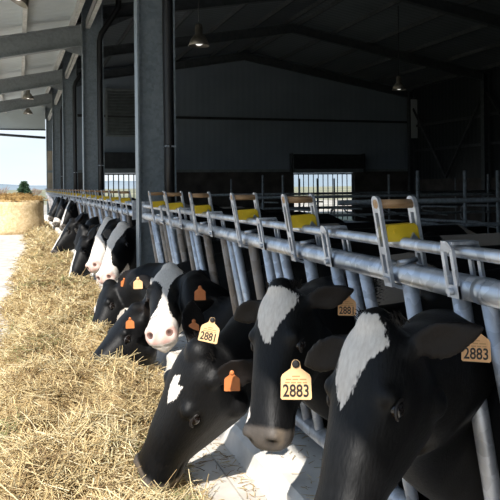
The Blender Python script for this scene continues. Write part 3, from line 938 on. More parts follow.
# ------------------------------------------------------------------ round bale standing on end
bc = at(14, 234, 17.9); bc.z = 0
BR, BH = 0.74, 0.84
mb = MB()
prof = [(0.001, 0.0), (BR - 0.05, 0.0), (BR - 0.01, 0.04)] + [(BR + 0.012 * math.sin(z * 9), z) for z in np.linspace(0.1, BH - 0.06, 8)] + [(BR - 0.03, BH), (0.001, BH)]
n = 48
mb.lathe(prof, (bc.x, bc.y, 0.0), n)
mb.v = [(x + 0.02 * noise.noise((x * 5, y_ * 5, z * 2)), y_ + 0.02 * noise.noise((x * 5, y_ * 5, z * 2 + 7)), z) for x, y_, z in mb.v]
bale = build('hay_bale', mb, 'bale_side', None, (bc.x, bc.y, 0))
tag(bale, 'round hay bale standing on end at the far end of the feed alley', 'hay bale')
mb = MB(); nn = 36
V = []; F = []
for i in range(13):
    r = BR * 0.99 * i / 12
    for k in range(nn):
        q = 2 * PI * k / nn
        z = BH - 0.02 + 0.15 * (1 - (i / 12) ** 3) + 0.05 * noise.noise((r * math.cos(q) * 6, r * math.sin(q) * 6, 1)) * (1 if i < 12 else 0)
        V.append((bc.x + r * math.cos(q), bc.y + r * math.sin(q), z))
for i in range(12):
    for k in range(nn):
        k2 = (k + 1) % nn; F.append((i * nn + k, (i + 1) * nn + k, (i + 1) * nn + k2, i * nn + k2))
mb.add(V, F, True)
for _ in range(700):
    q = rnd.uniform(0, 2 * PI); r = BR * math.sqrt(rnd.random()) * 1.0
    z = BH + 0.15 * (1 - (r / BR) ** 3); x = bc.x + r * math.cos(q); y = bc.y + r * math.sin(q)
    a = rnd.uniform(0, 2 * PI); L = rnd.uniform(0.05, 0.2)
    mb.tube([(x, y, z - 0.02), (x + L * math.cos(a), y + L * math.sin(a), z + rnd.uniform(-0.05, 0.06))], 0.007, 3, False)
build('loose_top', mb, 'bale_top', bale)

# ------------------------------------------------------------------ trees outside
def conifer(x, y, h, r, label):
    e = empty('conifer_tree', (x, y, -0.45))
    mb = MB(); mb.tube([(x, y, -0.45), (x, y, h * 0.8)], [0.12, 0.03], 8); build('trunk', mb, 'bark', e)
    mb = MB(); rr = random.Random(3)
    for i in range(1300):
        t = rr.random() ** 0.8
        z = h * (0.08 + 0.92 * t); rad = r * (1 - t) ** 0.8 + 0.05
        q = rr.uniform(0, 2 * PI); s = rad * rr.uniform(0.3, 1.0)
        c = Vector((x + s * math.cos(q), y + s * math.sin(q), z - 0.45)); sz = rr.uniform(0.12, 0.3)
        d = Vector((math.cos(q), math.sin(q), rr.uniform(-0.3, 0.7))).normalized() * sz
        w = Vector((-math.sin(q), math.cos(q), rr.uniform(-0.4, 0.4))).normalized() * sz * 0.5
        mb.add([c - d, c + w, c + d, c - w, c + Vector((0, 0, sz * 0.35))], [(0, 1, 4), (1, 2, 4), (2, 3, 4), (3, 0, 4), (3, 2, 1, 0)])
    build('foliage', mb, 'conifer', e)
    tag(e, label, 'tree')


p = at(24, 186, 64); conifer(p.x, p.y, 2.15, 0.95, 'dark pointed evergreen tree on the horizon above the hay bale')


def bare_bush(x, y, h, label, seed):
    mb = MB(); rr = random.Random(seed)

    def grow(p, d, L, r, k):
        q = p + d * L
        mb.tube([p, q], [r, r * 0.65], 4, False)
        if k == 0: return
        for _ in range(3):
            nd = (d + Vector((rr.gauss(0, .5), rr.gauss(0, .5), rr.gauss(0.12, .3)))).normalized()
            grow(q, nd, L * rr.uniform(.6, .85), r * 0.62, k - 1)
    for _ in range(5):
        grow(Vector((x + rr.gauss(0, .2), y + rr.gauss(0, .2), -0.45)), Vector((rr.gauss(0, .35), rr.gauss(0, .35), 1)).normalized(), h * 0.36, 0.05, 4)
    tag(build('bare_bush', mb, 'twig', None, (x, y, -0.45)), label, 'bush')


p = at(4, 186, 52); bare_bush(p.x, p.y, 1.6, 'bare brown bush beyond the hay bale near the photo edge', 5)
p = at(36, 186, 90); bare_bush(p.x, p.y, 1.5, 'bare bush on the horizon between evergreen and far column', 9)

mb = MB(); mb.box(COLX + 0.05, XR, Y0 - 0.12, Y0 - 0.001, FLOOR_LOW, roof_z(COLX + 0.05) - 0.05)  # unseen closing wall, added to stop sun entering from behind
struct('wall_sun_block', mb, 'wall_dark', label='unseen dark wall added behind the camera to keep sun out of the barn', cat='wall')

# ------------------------------------------------------------------ cows
def smooth01(a): return np.clip(a, 0, 1) ** 2 * (3 - 2 * np.clip(a, 0, 1))


def loft(mb, rings):
    """rings: (centre, axis_a, axis_b, ra, rb_up, rb_down, exponent, lower_narrowing)"""
    n = 28
    V = []; F = []
    for (c, a, b, ra, bu, bd, ex, nar) in rings:
        for k in range(n):
            q = 2 * PI * k / n
            cs, sn = math.cos(q), math.sin(q)
            x = math.copysign(abs(cs) ** (2 / ex), cs); y = math.copysign(abs(sn) ** (2 / ex), sn)
            f = 1.0 if y > 0 else 1.0 - nar * (-y)
            V.append(c + a * (ra * x * f) + b * ((bu if y > 0 else bd) * y))
    m = len(rings)
    for i in range(m - 1):
        for k in range(n):
            k2 = (k + 1) % n
            F.append((i * n + k, i * n + k2, (i + 1) * n + k2, (i + 1) * n + k))
    F.append(tuple(range(n))[::-1]); F.append(tuple((m - 1) * n + k for k in range(n)))
    mb.add(V, F, True)


def catmull(keys, m):
    """keys: list of equal-length tuples of floats / Vectors; returns m samples"""
    out = []
    K = len(keys)
    for i in range(m):
        t = (K - 1) * i / (m - 1); j = min(int(t), K - 2); f = t - j
        p0, p1, p2, p3 = keys[max(j - 1, 0)], keys[j], keys[j + 1], keys[min(j + 2, K - 1)]
        row = []
        for a, b, c, d in zip(p0, p1, p2, p3):
            row.append(0.5 * ((b * 2) + (c - a) * f + (a * 2 - b * 5 + c * 4 - d) * f * f + (b * 3 - a - c * 3 + d) * f ** 3))
        out.append(tuple(row))
    return out


HEAD = [  # t, halfwidth, top, bottom, exponent, narrowing (unit: head length)
    (-0.06, 0.085, -0.06, 0.20, 2.2, 0.2),
    (-0.02, 0.150, -0.005, 0.34, 2.4, 0.25),
    (0.06, 0.190, 0.020, 0.44, 2.6, 0.30),
    (0.16, 0.215, 0.026, 0.545, 2.7, 0.34),
    (0.27, 0.230, 0.022, 0.600, 2.8, 0.36),
    (0.38, 0.214, 0.016, 0.585, 2.7, 0.36),
    (0.50, 0.184, 0.018, 0.51, 2.6, 0.32),
    (0.62, 0.162, 0.020, 0.43, 2.5, 0.26),
    (0.74, 0.146, 0.008, 0.335, 2.4, 0.18),
    (0.83, 0.158, 0.004, 0.315, 2.4, 0.12),
    (0.91, 0.168, -0.008, 0.305, 2.4, 0.10),
    (0.97, 0.158, -0.030, 0.280, 2.3, 0.14),
    (1.01, 0.120, -0.070, 0.235, 2.2, 0.2),
    (1.03, 0.06, -0.11, 0.18, 2.0, 0.2)]


def ear_mesh(mb, base, d, face, L, W, th):
    """cupped leaf: d from root to tip, face = where the open side looks"""
    d = d.normalized(); face = (face - d * face.dot(d)).normalized(); s = d.cross(face)
    prof = [(0.0, 0.34), (0.12, 0.50), (0.30, 0.86), (0.48, 1.0), (0.66, 0.90), (0.82, 0.62), (0.94, 0.30), (1.0, 0.08)]
    V = []; F = []; n = 16
    for (t, w) in prof:
        for k in range(n):
            q = 2 * PI * k / n
            x = math.cos(q) * w * W
            cup = (x / W) ** 2 * 0.38 * W
            V.append(base + d * (t * L) + s * x + face * (cup - 0.10 * W + math.sin(q) * th * (1.0 if t < 0.9 else 0.8)) - face * (0.10 * L * t * t))
    for i in range(len(prof) - 1):
        for k in range(n):
            k2 = (k + 1) % n
            F.append((i * n + k, i * n + k2, (i + 1) * n + k2, (i + 1) * n + k))
    F.append(tuple(range(n))[::-1]); F.append(tuple((len(prof) - 1) * n + k for k in range(n)))
    mb.add(V, F, True)


def poly_sd(T, Lq, poly):
    """signed distance to a polygon, positive inside"""
    poly = np.array(poly, float)
    d2 = np.full(T.shape, 1e9); inside = np.zeros(T.shape, bool)
    for i in range(len(poly)):
        ax, ay = poly[i]; bx, by = poly[(i + 1) % len(poly)]
        ex, ey = bx - ax, by - ay
        h = np.clip(((T - ax) * ex + (Lq - ay) * ey) / (ex * ex + ey * ey + 1e-12), 0, 1)
        d2 = np.minimum(d2, (T - ax - ex * h) ** 2 + (Lq - ay - ey * h) ** 2)
        c = ((ay > Lq) != (by > Lq)) & (T < (bx - ax) * (Lq - ay) / (by - ay + 1e-12) + ax)
        inside ^= c
    d = np.sqrt(d2)
    return np.where(inside, d, -d)


TEXTCACHE = {}


def number_mesh(txt):
    if txt not in TEXTCACHE:
        cu = bpy.data.curves.new('number', 'FONT'); cu.body = txt; cu.size = 1.0
        cu.align_x = 'CENTER'; cu.align_y = 'CENTER'; cu.extrude = 0.01; cu.offset = 0.018
        ob = bpy.data.objects.new('tmp', cu); COL.objects.link(ob)
        bpy.context.view_layer.update()
        me = bpy.data.meshes.new_from_object(ob.evaluated_get(bpy.context.evaluated_depsgraph_get()))
        V = [v.co.copy() for v in me.vertices]; F = [tuple(p.vertices) for p in me.polygons]
        bpy.data.objects.remove(ob); bpy.data.meshes.remove(me)
        TEXTCACHE[txt] = (V, F)
    return TEXTCACHE[txt]


def ear_tag(parent, c, up, face, h, mat, txt=None, lab=None):
    """flag tag hanging at c (centre of the plate): up and face are directions"""
    up = up.normalized(); face = (face - up * face.dot(up)).normalized(); r = up.cross(face)
    k = h
    out = [(-0.36, -0.5), (0.36, -0.5), (0.40, -0.46), (0.385, 0.06), (0.35, 0.14), (0.13, 0.30), (0.115, 0.40), (0.10, 0.47), (0.05, 0.52), (-0.05, 0.52), (-0.10, 0.47), (-0.115, 0.40), (-0.13, 0.30), (-0.35, 0.14), (-0.385, 0.06), (-0.40, -0.46)]
    n = len(out); mb = MB(); th = 0.0012
    V = [c + r * (x * k) + up * (y * k) + face * th for x, y in out] + [c + r * (x * k) + up * (y * k) - face * th for x, y in out]
    mb.add(V, [tuple(range(n)), tuple(range(n, 2 * n))[::-1]] + [(i, n + i, n + (i + 1) % n, (i + 1) % n) for i in range(n)])
    t = build('ear_tag', mb, mat, parent)
    if lab: t['label'] = lab
    mb = MB(); q = c + up * (0.42 * k)
    mb.tube([q - face * 0.012, q + face * 0.004, q + face * 0.0055], [0.0055, 0.0075, 0.004], 12)
    build('stud', mb, 'ink' if txt else mat, t)
    if txt:
        V, F = number_mesh(txt); s = 0.40 * k
        mb = MB(); mb.add([c + r * (v.x * s * 0.86) + up * (v.y * s * 1.12 - 0.285 * k) + face * (th + 0.0004 + v.z * 0.02) for v in V], F)
        build('number', mb, 'ink', t)
        mb = MB()
        for j, (yy, segs) in enumerate(((0.10, [(-0.10, 0.10)]), (0.02, [(-0.26, -0.12), (-0.09, 0.06), (0.09, 0.27)]), (-0.06, [(-0.28, -0.16), (-0.13, 0.0), (0.03, 0.14), (0.17, 0.28)]))):
            for a, b in segs:
                P4 = [(a, yy - 0.018), (b, yy - 0.018), (b, yy + 0.018), (a, yy + 0.018)]
                mb.add([c + r * (x * k) + up * (y * k) + face * (th + 0.0004) for x, y in P4], [(0, 1, 2, 3)])
        build('small_print', mb, 'ink_faint', t)
    return t


def make_cow(name_label, P, Mz, nvec, yg, vox, marks=(), ears=None, body_white=0.0, white_muzzle=False, sway=0.0, tags=(), zg=0.50, seed=0,
             trunk_dx=0.0, groupname='black and white dairy cows at the feed barrier', scale=1.0, headL=None, mwhite=None, mouth_open=0, neck_mid=None):
    if yg > 6:   # stand in the gap of a head space
        yg = min((h - 0.17 for h in HSALL), key=lambda q: abs(q - yg))
    u = (Mz - P).normalized(); L = headL or (Mz - P).length
    nv = Vector(nvec); nv = (nv - u * nv.dot(u)).normalized()
    lf = nv.cross(u).normalized()       # the cow's own left
    mb = MB()
    X = lambda t, l, n: P + u * (t * L) + lf * (l * L) + nv * (n * L)
    # ---- head
    rings = []
    for (t, w, tp, bt, ex, na) in catmull(HEAD, 40):
        mid = (tp - bt) * 0.5 * 0.62 + tp * 0.38 - 0.02
        mid = tp - (tp + bt) * 0.42
        rings.append((X(t, 0, mid), lf, nv, w * L, (tp - mid) * L, (bt + mid) * L, ex, na))
    loft(mb, rings)
    # poll tuft, brow ridges, cheeks, nostril wings, chin
    mb.sphere(X(-0.03, 0, -0.07), 0.105 * L, 14, 10, (1, 1, 1))
    for s in (-1, 1):
        mb.sphere(X(0.29, s * 0.170, -0.055), 0.060 * L, 14, 10)
        mb.sphere(X(0.24, s * 0.140, -0.40), 0.100 * L, 12, 9)
        mb.sphere(X(0.925, s * 0.100, -0.060), 0.062 * L, 12, 9)
        mb.sphere(X(0.06, s * 0.165, -0.13), 0.060 * L, 12, 9)
    mb.sphere(X(0.955, 0, -0.245), 0.070 * L, 12, 9)
    # ---- neck and trunk
    G = Vector((1.03, yg, zg))
    dx = trunk_dx
    a_body = Vector((0, -1, 0)); b_body = Vector((0, 0, 1))
    nk = X(0.12, 0, -0.25)
    nk1 = X(0.02, 0, -0.28) + (G - X(0.02, 0, -0.28)) * 0.30
    nk2 = neck_mid or (X(0.0, 0, -0.28) * 0.40 + G * 0.60 + Vector((0, 0, 0.03)))
    S = Vector((1.38 + dx, yg + sway, 0.53))
    # position, half width, up, down
    keys = [(nk.x, nk.y, nk.z, 0.15 * L, 0.20 * L, 0.26 * L),
            (nk1.x, nk1.y, nk1.z, 0.20 * L, 0.28 * L, 0.32 * L),
            (nk2.x, nk2.y, nk2.z, 0.110 * scale, 0.175 * scale, 0.20 * scale),
            (G.x, G.y, G.z, 0.068 * scale, 0.19 * scale, 0.20 * scale),
            (S.x - 0.12, S.y, S.z - 0.05, 0.15, 0.26, 0.28),
            (S.x + 0.10, S.y, 0.445, 0.235, 0.33, 0.37),
            (S.x + 0.40, S.y, 0.44, 0.265, 0.355, 0.40),
            (S.x + 0.80, S.y, 0.435, 0.285, 0.36, 0.42),
            (S.x + 1.20, S.y, 0.45, 0.275, 0.355, 0.40),
            (S.x + 1.50, S.y, 0.49, 0.225, 0.335, 0.31),
            (S.x + 1.70, S.y, 0.55, 0.19, 0.26, 0.24),
            (S.x + 1.80, S.y, 0.59, 0.09, 0.14, 0.13)]
    sm = catmull(keys, 56)
    rings = []
    for i, k in enumerate(sm):
        c = Vector(k[:3])
        t = (Vector(sm[min(i + 1, 55)][:3]) - Vector(sm[max(i - 1, 0)][:3])).normalized()
        w = smooth01(np.array(i / 18.0)).item()
        a = (lf * (1 - w) + a_body * w)
        a = (a - t * a.dot(t)).normalized(); b = t.cross(a); b = b if b.dot(nv * (1 - w) + b_body * w) > 0 else -b
        rings.append((c, a, b, max(k[3], 0.02), max(k[4], 0.02), max(k[5], 0.02), 2.25, 0.12))
    loft(mb, rings)
    sx = S.x
    # spine ridge, hooks and pins
    mb.tube([(sx + 0.0, S.y, 0.760), (sx + 0.5, S.y, 0.800), (sx + 1.1, S.y, 0.805), (sx + 1.6, S.y, 0.800), (sx + 1.75, S.y, 0.740)], [0.05, 0.05, 0.05, 0.06, 0.05], 10)
    for s in (-1, 1):
        mb.sphere((sx + 1.28, S.y + s * 0.17, 0.740), 0.085, 12, 8)
        mb.sphere((sx + 1.68, S.y + s * 0.11, 0.700), 0.07, 12, 8)
        # fore leg
        fx = sx + 0.14; fy = S.y + s * 0.17
        mb.tube([(fx + 0.04, fy, 0.400), (fx + 0.02, fy, 0.170), (fx + 0.03, fy, 0.000), (fx + 0.01, fy, -0.080), (fx + 0.02, fy, -0.160), (fx + 0.02, fy, -0.320), (fx + 0.0, fy, -0.370), (fx - 0.03, fy, -0.420), (fx - 0.035, fy, -0.449)],
                [0.13, 0.10, 0.066, 0.057, 0.045, 0.040, 0.048, 0.052, 0.060], 14)
        hx = sx + 1.42; hy = S.y + s * 0.165
        mb.tube([(hx + 0.05, hy, 0.500), (hx - 0.02, hy, 0.260), (hx + 0.03, hy, 0.120), (hx + 0.15, hy, 0.000), (hx + 0.19, hy, -0.070), (hx + 0.175, hy, -0.180), (hx + 0.165, hy, -0.320), (hx + 0.14, hy, -0.380), (hx + 0.105, hy, -0.420), (hx + 0.10, hy, -0.449)],
                [0.135, 0.125, 0.095, 0.062, 0.056, 0.045, 0.042, 0.05, 0.053, 0.060], 14)
    mb.tube([(sx + 1.72, S.y, 0.760), (sx + 1.82, S.y, 0.700), (sx + 1.85, S.y, 0.500), (sx + 1.84, S.y, 0.200), (sx + 1.84, S.y, 0.000), (sx + 1.84, S.y, -0.150)], [0.045, 0.032, 0.024, 0.022, 0.045, 0.02], 10)
    mb.sphere((sx + 1.28, S.y, 0.100), 0.16, 14, 10, (1.2, 0.95, 0.85))
    # ---- ears
    L0 = L
    ed = ears or [(-0.2, 1.0, 0.05), (-0.2, -1.0, 0.05)]
    earinfo = []
    for s, e in zip((1, -1), ed):   # e is in head axes (along u, own left, along n)
        base = X(0.035, s * 0.175, -0.13)
        d = (u * e[0] + lf * e[1] + nv * e[2]).normalized()
        fc = (u * 0.62 + nv * 0.78) if len(e) < 6 else (u * e[3] + lf * e[4] + nv * e[5])
        EL, EW = 0.40 * L, 0.102 * L
        ear_mesh(mb, base - d * 0.03 * L, d, fc, EL, EW, max(0.011, vox * 0.95))
        fcn = (fc - d * fc.dot(d)).normalized()
        earinfo.append((base, d, fcn, EL, EW))
    # ---- union by remeshing
    base_o = Vector((1.5, yg, FLOOR_LOW))
    me = bpy.data.meshes.new('cow')
    me.from_pydata([Vector(p) - base_o for p in mb.v], [], mb.f)
    ob = bpy.data.objects.new('cow', me); COL.objects.link(ob)
    r = ob.modifiers.new('r', 'REMESH'); r.mode = 'VOXEL'; r.voxel_size = vox; r.use_smooth_shade = True
    s_ = ob.modifiers.new('s', 'SMOOTH'); s_.factor = 0.5; s_.iterations = 4 if vox > 0.011 else 16
    bpy.context.view_layer.update()
    me2 = bpy.data.meshes.new_from_object(ob.evaluated_get(bpy.context.evaluated_depsgraph_get()))
    bpy.data.objects.remove(ob); bpy.data.meshes.remove(me)
    me2.name = 'cow'
    nvx = len(me2.vertices)
    co = np.empty(nvx * 3, np.float32); me2.vertices.foreach_get('co', co); co = co.reshape(-1, 3).astype(float)
    W = co + np.array(base_o)
    rel = W - np.array(P)
    T = rel @ np.array(u) / L; Lq = rel @ np.array(lf) / L; Nq = rel @ np.array(nv) / L
    head = (T > -0.12) & (T < 1.1) & (np.abs(Lq) < 0.30) & (Nq < 0.15) & (Nq > -0.5)
    # nostrils, mouth line, eye sockets: pushed in along the head axes
    D = np.zeros_like(W)
    for s in (-1, 1):
        dn = ((T - 0.975) / 0.030) ** 2 + ((Lq - s * 0.098) / 0.034) ** 2 + ((Nq + 0.075) / 0.040) ** 2
        g = np.exp(-dn)[:, None]
        D -= g * (np.array(u) * 0.035 * L + np.array(lf) * s * 0.015 * L)
        de = ((T - 0.335) / 0.045) ** 2 + ((Lq - s * 0.215) / 0.05) ** 2 + ((Nq + 0.105) / 0.032) ** 2
        D -= np.exp(-de)[:, None] * np.array(lf) * s * 0.018 * L
    dm = np.exp(-((Nq + 0.20 + 0.10 * (0.92 - T)) / 0.012) ** 2) * smooth01((T - 0.70) / 0.1) * (np.abs(Lq) > 0.02) * head
    cenax = np.stack([-np.sign(Lq)] * 3, 1) * np.array(lf) * 0.6 - np.array(u) * smooth01((T - 0.93) / 0.05)[:, None] * 0.7
    D += dm[:, None] * cenax * 0.018 * L
    W2 = W + D * head[:, None]
    me2.vertices.foreach_set('co', (W2 - np.array(base_o)).astype(np.float32).ravel())
    # ---- markings (signed distance, metres)
    front = Nq > -0.16 + 0.0 * T
    wsd = np.full(nvx, -0.5)
    onhead = (T > -0.09) & (T < 1.1) & (np.abs(Lq) < 0.27) & (Nq > -0.55)
    for mk in marks:
        if mk[0] == 'blaze':
            sd = poly_sd(T, Lq, mk[1]) * L
            lim = (Nq + (mk[2] if len(mk) > 2 else 0.13)) * L
            wsd = np.maximum(wsd, np.where(onhead, np.minimum(sd, lim), -0.5))
        elif mk[0] == 'ball':      # in head units
            c = mk[1]; rr = mk[2]
            d = rr - np.sqrt((T - c[0]) ** 2 + ((Lq - c[1]) * (mk[3] if len(mk) > 3 else 1)) ** 2 + (Nq - c[2]) ** 2)
            wsd = np.maximum(wsd, d * L)
        elif mk[0] == 'wball':     # in world space
            c = np.array(mk[1]); d = mk[2] - np.linalg.norm(W - c, axis=1)
            wsd = np.maximum(wsd, d)
        elif mk[0] == 'jaw':
            d = np.minimum(np.minimum(mk[1] - Nq, T - mk[2]), mk[3] - T) * L
            wsd = np.maximum(wsd, np.where(onhead, d, -0.5))
        elif mk[0] == 'noball':
            c = mk[1]; d = np.sqrt((T - c[0]) ** 2 + (Lq - c[1]) ** 2 + (Nq - c[2]) ** 2) - mk[2]
            wsd = np.where(onhead, np.minimum(wsd, d * L), wsd)
    # body patches: smooth value noise behind the shoulder, white belly and feet
    bx = W[:, 0] - sx
    step = 0.0
    sn = np.sin(W[:, 0] * 3.1 + seed) * np.cos(W[:, 1] * 2.3 + seed * 2.1) + 0.7 * np.sin(W[:, 2] * 3.7 + seed * 1.3 + W[:, 0] * 1.7) + 0.4 * np.sin(W[:, 0] * 7.3 + W[:, 2] * 6.1 + seed)
    bsd = (sn - (1.05 - body_white)) * 0.10
    bsd = np.maximum(bsd, (-0.20 - W[:, 2]) * 0.6 + 0.01)
    wsd = np.where(bx > -0.02, np.maximum(wsd, np.minimum(bsd, bx)), wsd)
    skin = smooth01((T - 0.875 + 0.25 * np.maximum(0, -Nq - 0.12)) / 0.03) * (T < 1.12) * (np.abs(Lq) < 0.26) * (Nq > -0.4) * (Nq < 0.2)
    pink = np.zeros(nvx)
    if white_muzzle:
        pink = skin * smooth01((T - 0.90) / 0.05) * (np.sin(T * 60 + Lq * 55) * 0.25 + 0.6) * (Nq > -0.15)
        skin = skin * 0.0
        wsd = np.maximum(wsd, np.where(onhead & (np.abs(Lq) < 0.3), (T - (0.78 + 0.25 * np.maximum(0, -Nq - 0.1))) * L, -0.5))
    nost = np.zeros(nvx)
    for s in (-1, 1):
        nost = np.maximum(nost, np.exp(-(((T - 0.98) / 0.035) ** 2 + ((Lq - s * 0.10) / 0.036) ** 2 + ((Nq + 0.07) / 0.035) ** 2)))
    # inside of the ears and the throat are brownish
    brown = np.zeros(nvx)
    for (b_, d_, f_, EL, EW) in earinfo:
        q = W - np.array(b_)
        al = q @ np.array(d_) / EL
        pr = np.linalg.norm(q - np.outer(q @ np.array(d_), np.array(d_)), axis=1)
        brown = np.maximum(brown, ((al > 0.1) & (al < 1.05) & (pr < EW * 1.2)) * 0.55)
    for nm, arr in (('white', wsd * (1 - nost) - 0.2 * nost), ('skin', skin * (1 - 0.9 * nost)), ('pink', pink * (1 - nost)), ('brown', brown), ('body_shade', 0.85 * smooth01((bx + 0.1) / 0.2))):  # last one: painted shade on the white patches behind the shoulder
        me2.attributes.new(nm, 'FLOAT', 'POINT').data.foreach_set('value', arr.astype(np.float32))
    hc = np.stack([Lq * L, Nq * L, T * L], 1)
    hc2 = np.stack([W[:, 1], W[:, 2], W[:, 0]], 1)
    wv = smooth01((W[:, 0] - 0.95) / 0.2)[:, None]
    me2.attributes.new('hairco', 'FLOAT_VECTOR', 'POINT').data.foreach_set('vector', (hc * (1 - wv) + hc2 * wv).astype(np.float32).ravel())
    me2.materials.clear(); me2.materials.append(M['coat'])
    me2.polygons.foreach_set('use_smooth', [True] * len(me2.polygons))
    me2.update()
    cow = link('cow', me2, base_o)
    tag(cow, name_label, 'cow', groupname)
    # ---- eyes
    for s in (-1, 1):
        c = X(0.335, s * 0.190, -0.105)
        m_ = MB(); m_.sphere(c, 0.042 * L, 16, 12); ey = build('eye', m_, 'eye', cow)
        m_ = MB()
        o_ = lf * s; pts = []
        for i in range(13):
            q = PI * i / 12
            pts.append(c + u * (0.046 * L * math.cos(q)) + nv * (0.030 * L * math.sin(q)) + o_ * (0.024 * L))
        m_.tube(pts, 0.009 * L, 6); build('eyelid', m_, 'eyelash', ey)
    # ---- short hair standing on the poll
    if vox < 0.008:
        rh = random.Random(seed + 50); m_ = MB()
        for _ in range(300):
            l0 = rh.gauss(0, 0.075); t0 = rh.uniform(-0.095, -0.055)
            if abs(l0) > 0.15: continue
            p0 = X(t0, l0, 0.0 if t0 > -0.02 else -0.03 - (-0.02 - t0) * 0.9)
            d0 = (-u * rh.uniform(0.2, 0.9) + nv * rh.uniform(0.3, 0.9) + lf * rh.gauss(0, 0.35)).normalized()
            ln = rh.uniform(0.012, 0.030)
            sd_ = d0.cross(Vector((rh.random(), rh.random(), rh.random()))).normalized() * 0.0012
            q1 = p0 + d0 * ln * 0.6 + u * 0.001; q2 = p0 + d0 * ln + u * ln * 0.25
            m_.add([p0 - d0 * 0.012 - sd_, p0 - d0 * 0.012 + sd_, q1 + sd_ * 0.8, q1 - sd_ * 0.8, q2], [(0, 1, 2, 3), (3, 2, 4)])
        build('poll_hair', m_, 'black_hair', cow)['kind'] = 'stuff'
    # ---- ear tags
    for tg in tags:
        # (ear 0 left / 1 right, mat, text, height, facing, along, offset, roll)
        b_, d_, f_, EL, EW = earinfo[tg['ear']]
        face = Vector(tg['face']).normalized()
        if 'at' in tg: c = tg['at']
        else:
            c = b_ + d_ * (EL * tg.get('along', 0.5)) + face * 0.022 + Vector((0, 0, -0.42 * tg['h']))
        upv = Vector(tg.get('up', (0, 0, 1)))
        ear_tag(cow, c, upv, face, tg['h'], tg['mat'], tg.get('txt'), tg.get('lab'))
    return cow


def toward_cam(p, k=1.0): return (Vector((0, 0, EYE)) - p).normalized()


def az(deg, up=0.0):
    """horizontal direction: 0 = out of the barn, 90 = towards the camera side"""
    q = math.radians(deg); return Vector((-math.cos(q), -math.sin(q), up))


# pixel/depth of poll and muzzle tip, measured on the photograph
P = at(366, 329, 1.40); Mz = at(318, 548, 1.27)
pt = at(476, 344, 1.44); pb = at(296, 380, 1.33)
print('A len', (Mz - P).length, P, Mz)
make_cow('nearest black cow with a long white forehead stripe and two tags reading 2883', P, Mz, az(20, 0.35), 1.505, 0.0065, seed=1, zg=0.56,
         marks=[('blaze', [(-0.075, -0.02), (-0.055, -0.075), (0.0, -0.12), (0.06, -0.145), (0.14, -0.135), (0.22, -0.13), (0.30, -0.10), (0.40, -0.035), (0.34, 0.0), (0.25, 0.03), (0.16, 0.07), (0.10, 0.12), (0.06, 0.14), (0.02, 0.115), (-0.04, 0.085), (-0.075, 0.05)])],
         ears=[(-0.35, 1.0, -0.15), (0.62, -1.0, 0.10)], body_white=-0.1,
         tags=[dict(ear=0, mat='tag', txt='2883', h=0.073, face=toward_cam(pt), at=pt),
               dict(ear=1, mat='tag_sunlit', txt='2883', h=0.074, face=toward_cam(pb), at=pb)])

P = at(275, 293, 2.08); Mz = at(254, 444, 1.93)
print('B len', (Mz - P).length, P, Mz)
pt = at(347, 304, 2.06); pb = at(210, 330, 2.05)
make_cow('black cow with a white drop on its forehead, between the nearest and the profile cow', P, Mz, az(28, 0.35), 2.19, 0.0075, seed=2, zg=0.56, body_white=-0.1,
         marks=[('blaze', [(-0.04, -0.13), (0.02, -0.17), (0.12, -0.155), (0.22, -0.11), (0.30, -0.06), (0.36, -0.005), (0.345, 0.03), (0.25, 0.075), (0.14, 0.14), (0.06, 0.165), (0.0, 0.15), (-0.045, 0.06)]),
                ('ball', (0.82, -0.14, -0.03), 0.06)],
         ears=[(-0.20, 1.0, -0.1), (0.40, -1.0, 0.0)],
         tags=[dict(ear=0, mat='tag', txt='2881', h=0.068, face=toward_cam(pt), at=pt),
               dict(ear=1, mat='tag_sunlit', txt='2881', h=0.072, face=toward_cam(pb), at=pb, up=(0.25, 0, 1))])

P = at(189, 355, 2.45); Mz = at(134, 480, 2.57)
print('C len', (Mz - P).length, P, Mz)
pt = at(232, 381, 2.30); pb = at(198, 359, 2.30)
make_cow('black cow with a small white star, head lowered to the hay in profile', P, Mz, az(16, 0.3), 2.84, 0.0075, seed=3, zg=0.45, body_white=0.1,
         marks=[('blaze', [(0.17, -0.02), (0.13, 0.04), (0.20, 0.05), (0.17, 0.10), (0.27, 0.09), (0.33, 0.045), (0.37, 0.02), (0.30, -0.02), (0.25, -0.03)]),
                ('blaze', [(0.02, -0.20), (0.02, -0.14), (0.2, -0.13), (0.24, -0.20)], 0.3)],
         ears=[(-0.72, 0.6, -0.45), (-0.60, -0.85, -0.05, 0.0, 1.0, 0.2)],
         tags=[dict(ear=0, mat='tag_red', h=0.066, face=toward_cam(pt), at=pt), dict(ear=1, mat='tag_red', h=0.050, face=toward_cam(pb), along=0.45)])

P = at(131, 309, 4.30); Mz = at(91, 361, 4.10)
print('F len', (Mz - P).length, P, Mz)
pt = at(130, 323, 4.03)
make_cow('all black cow face down in the hay beside the pink-nosed cow', P, Mz, az(14, 0.45), 4.32, 0.010, seed=4, zg=0.50, body_white=0.2,
         ears=[(-0.95, 0.30, 0.30, 0.1, 1.0, 0.0), (-0.2, -1.0, 0.0)], headL=0.55,
         tags=[dict(ear=0, mat='tag_red', h=0.062, face=toward_cam(pt), at=pt)])

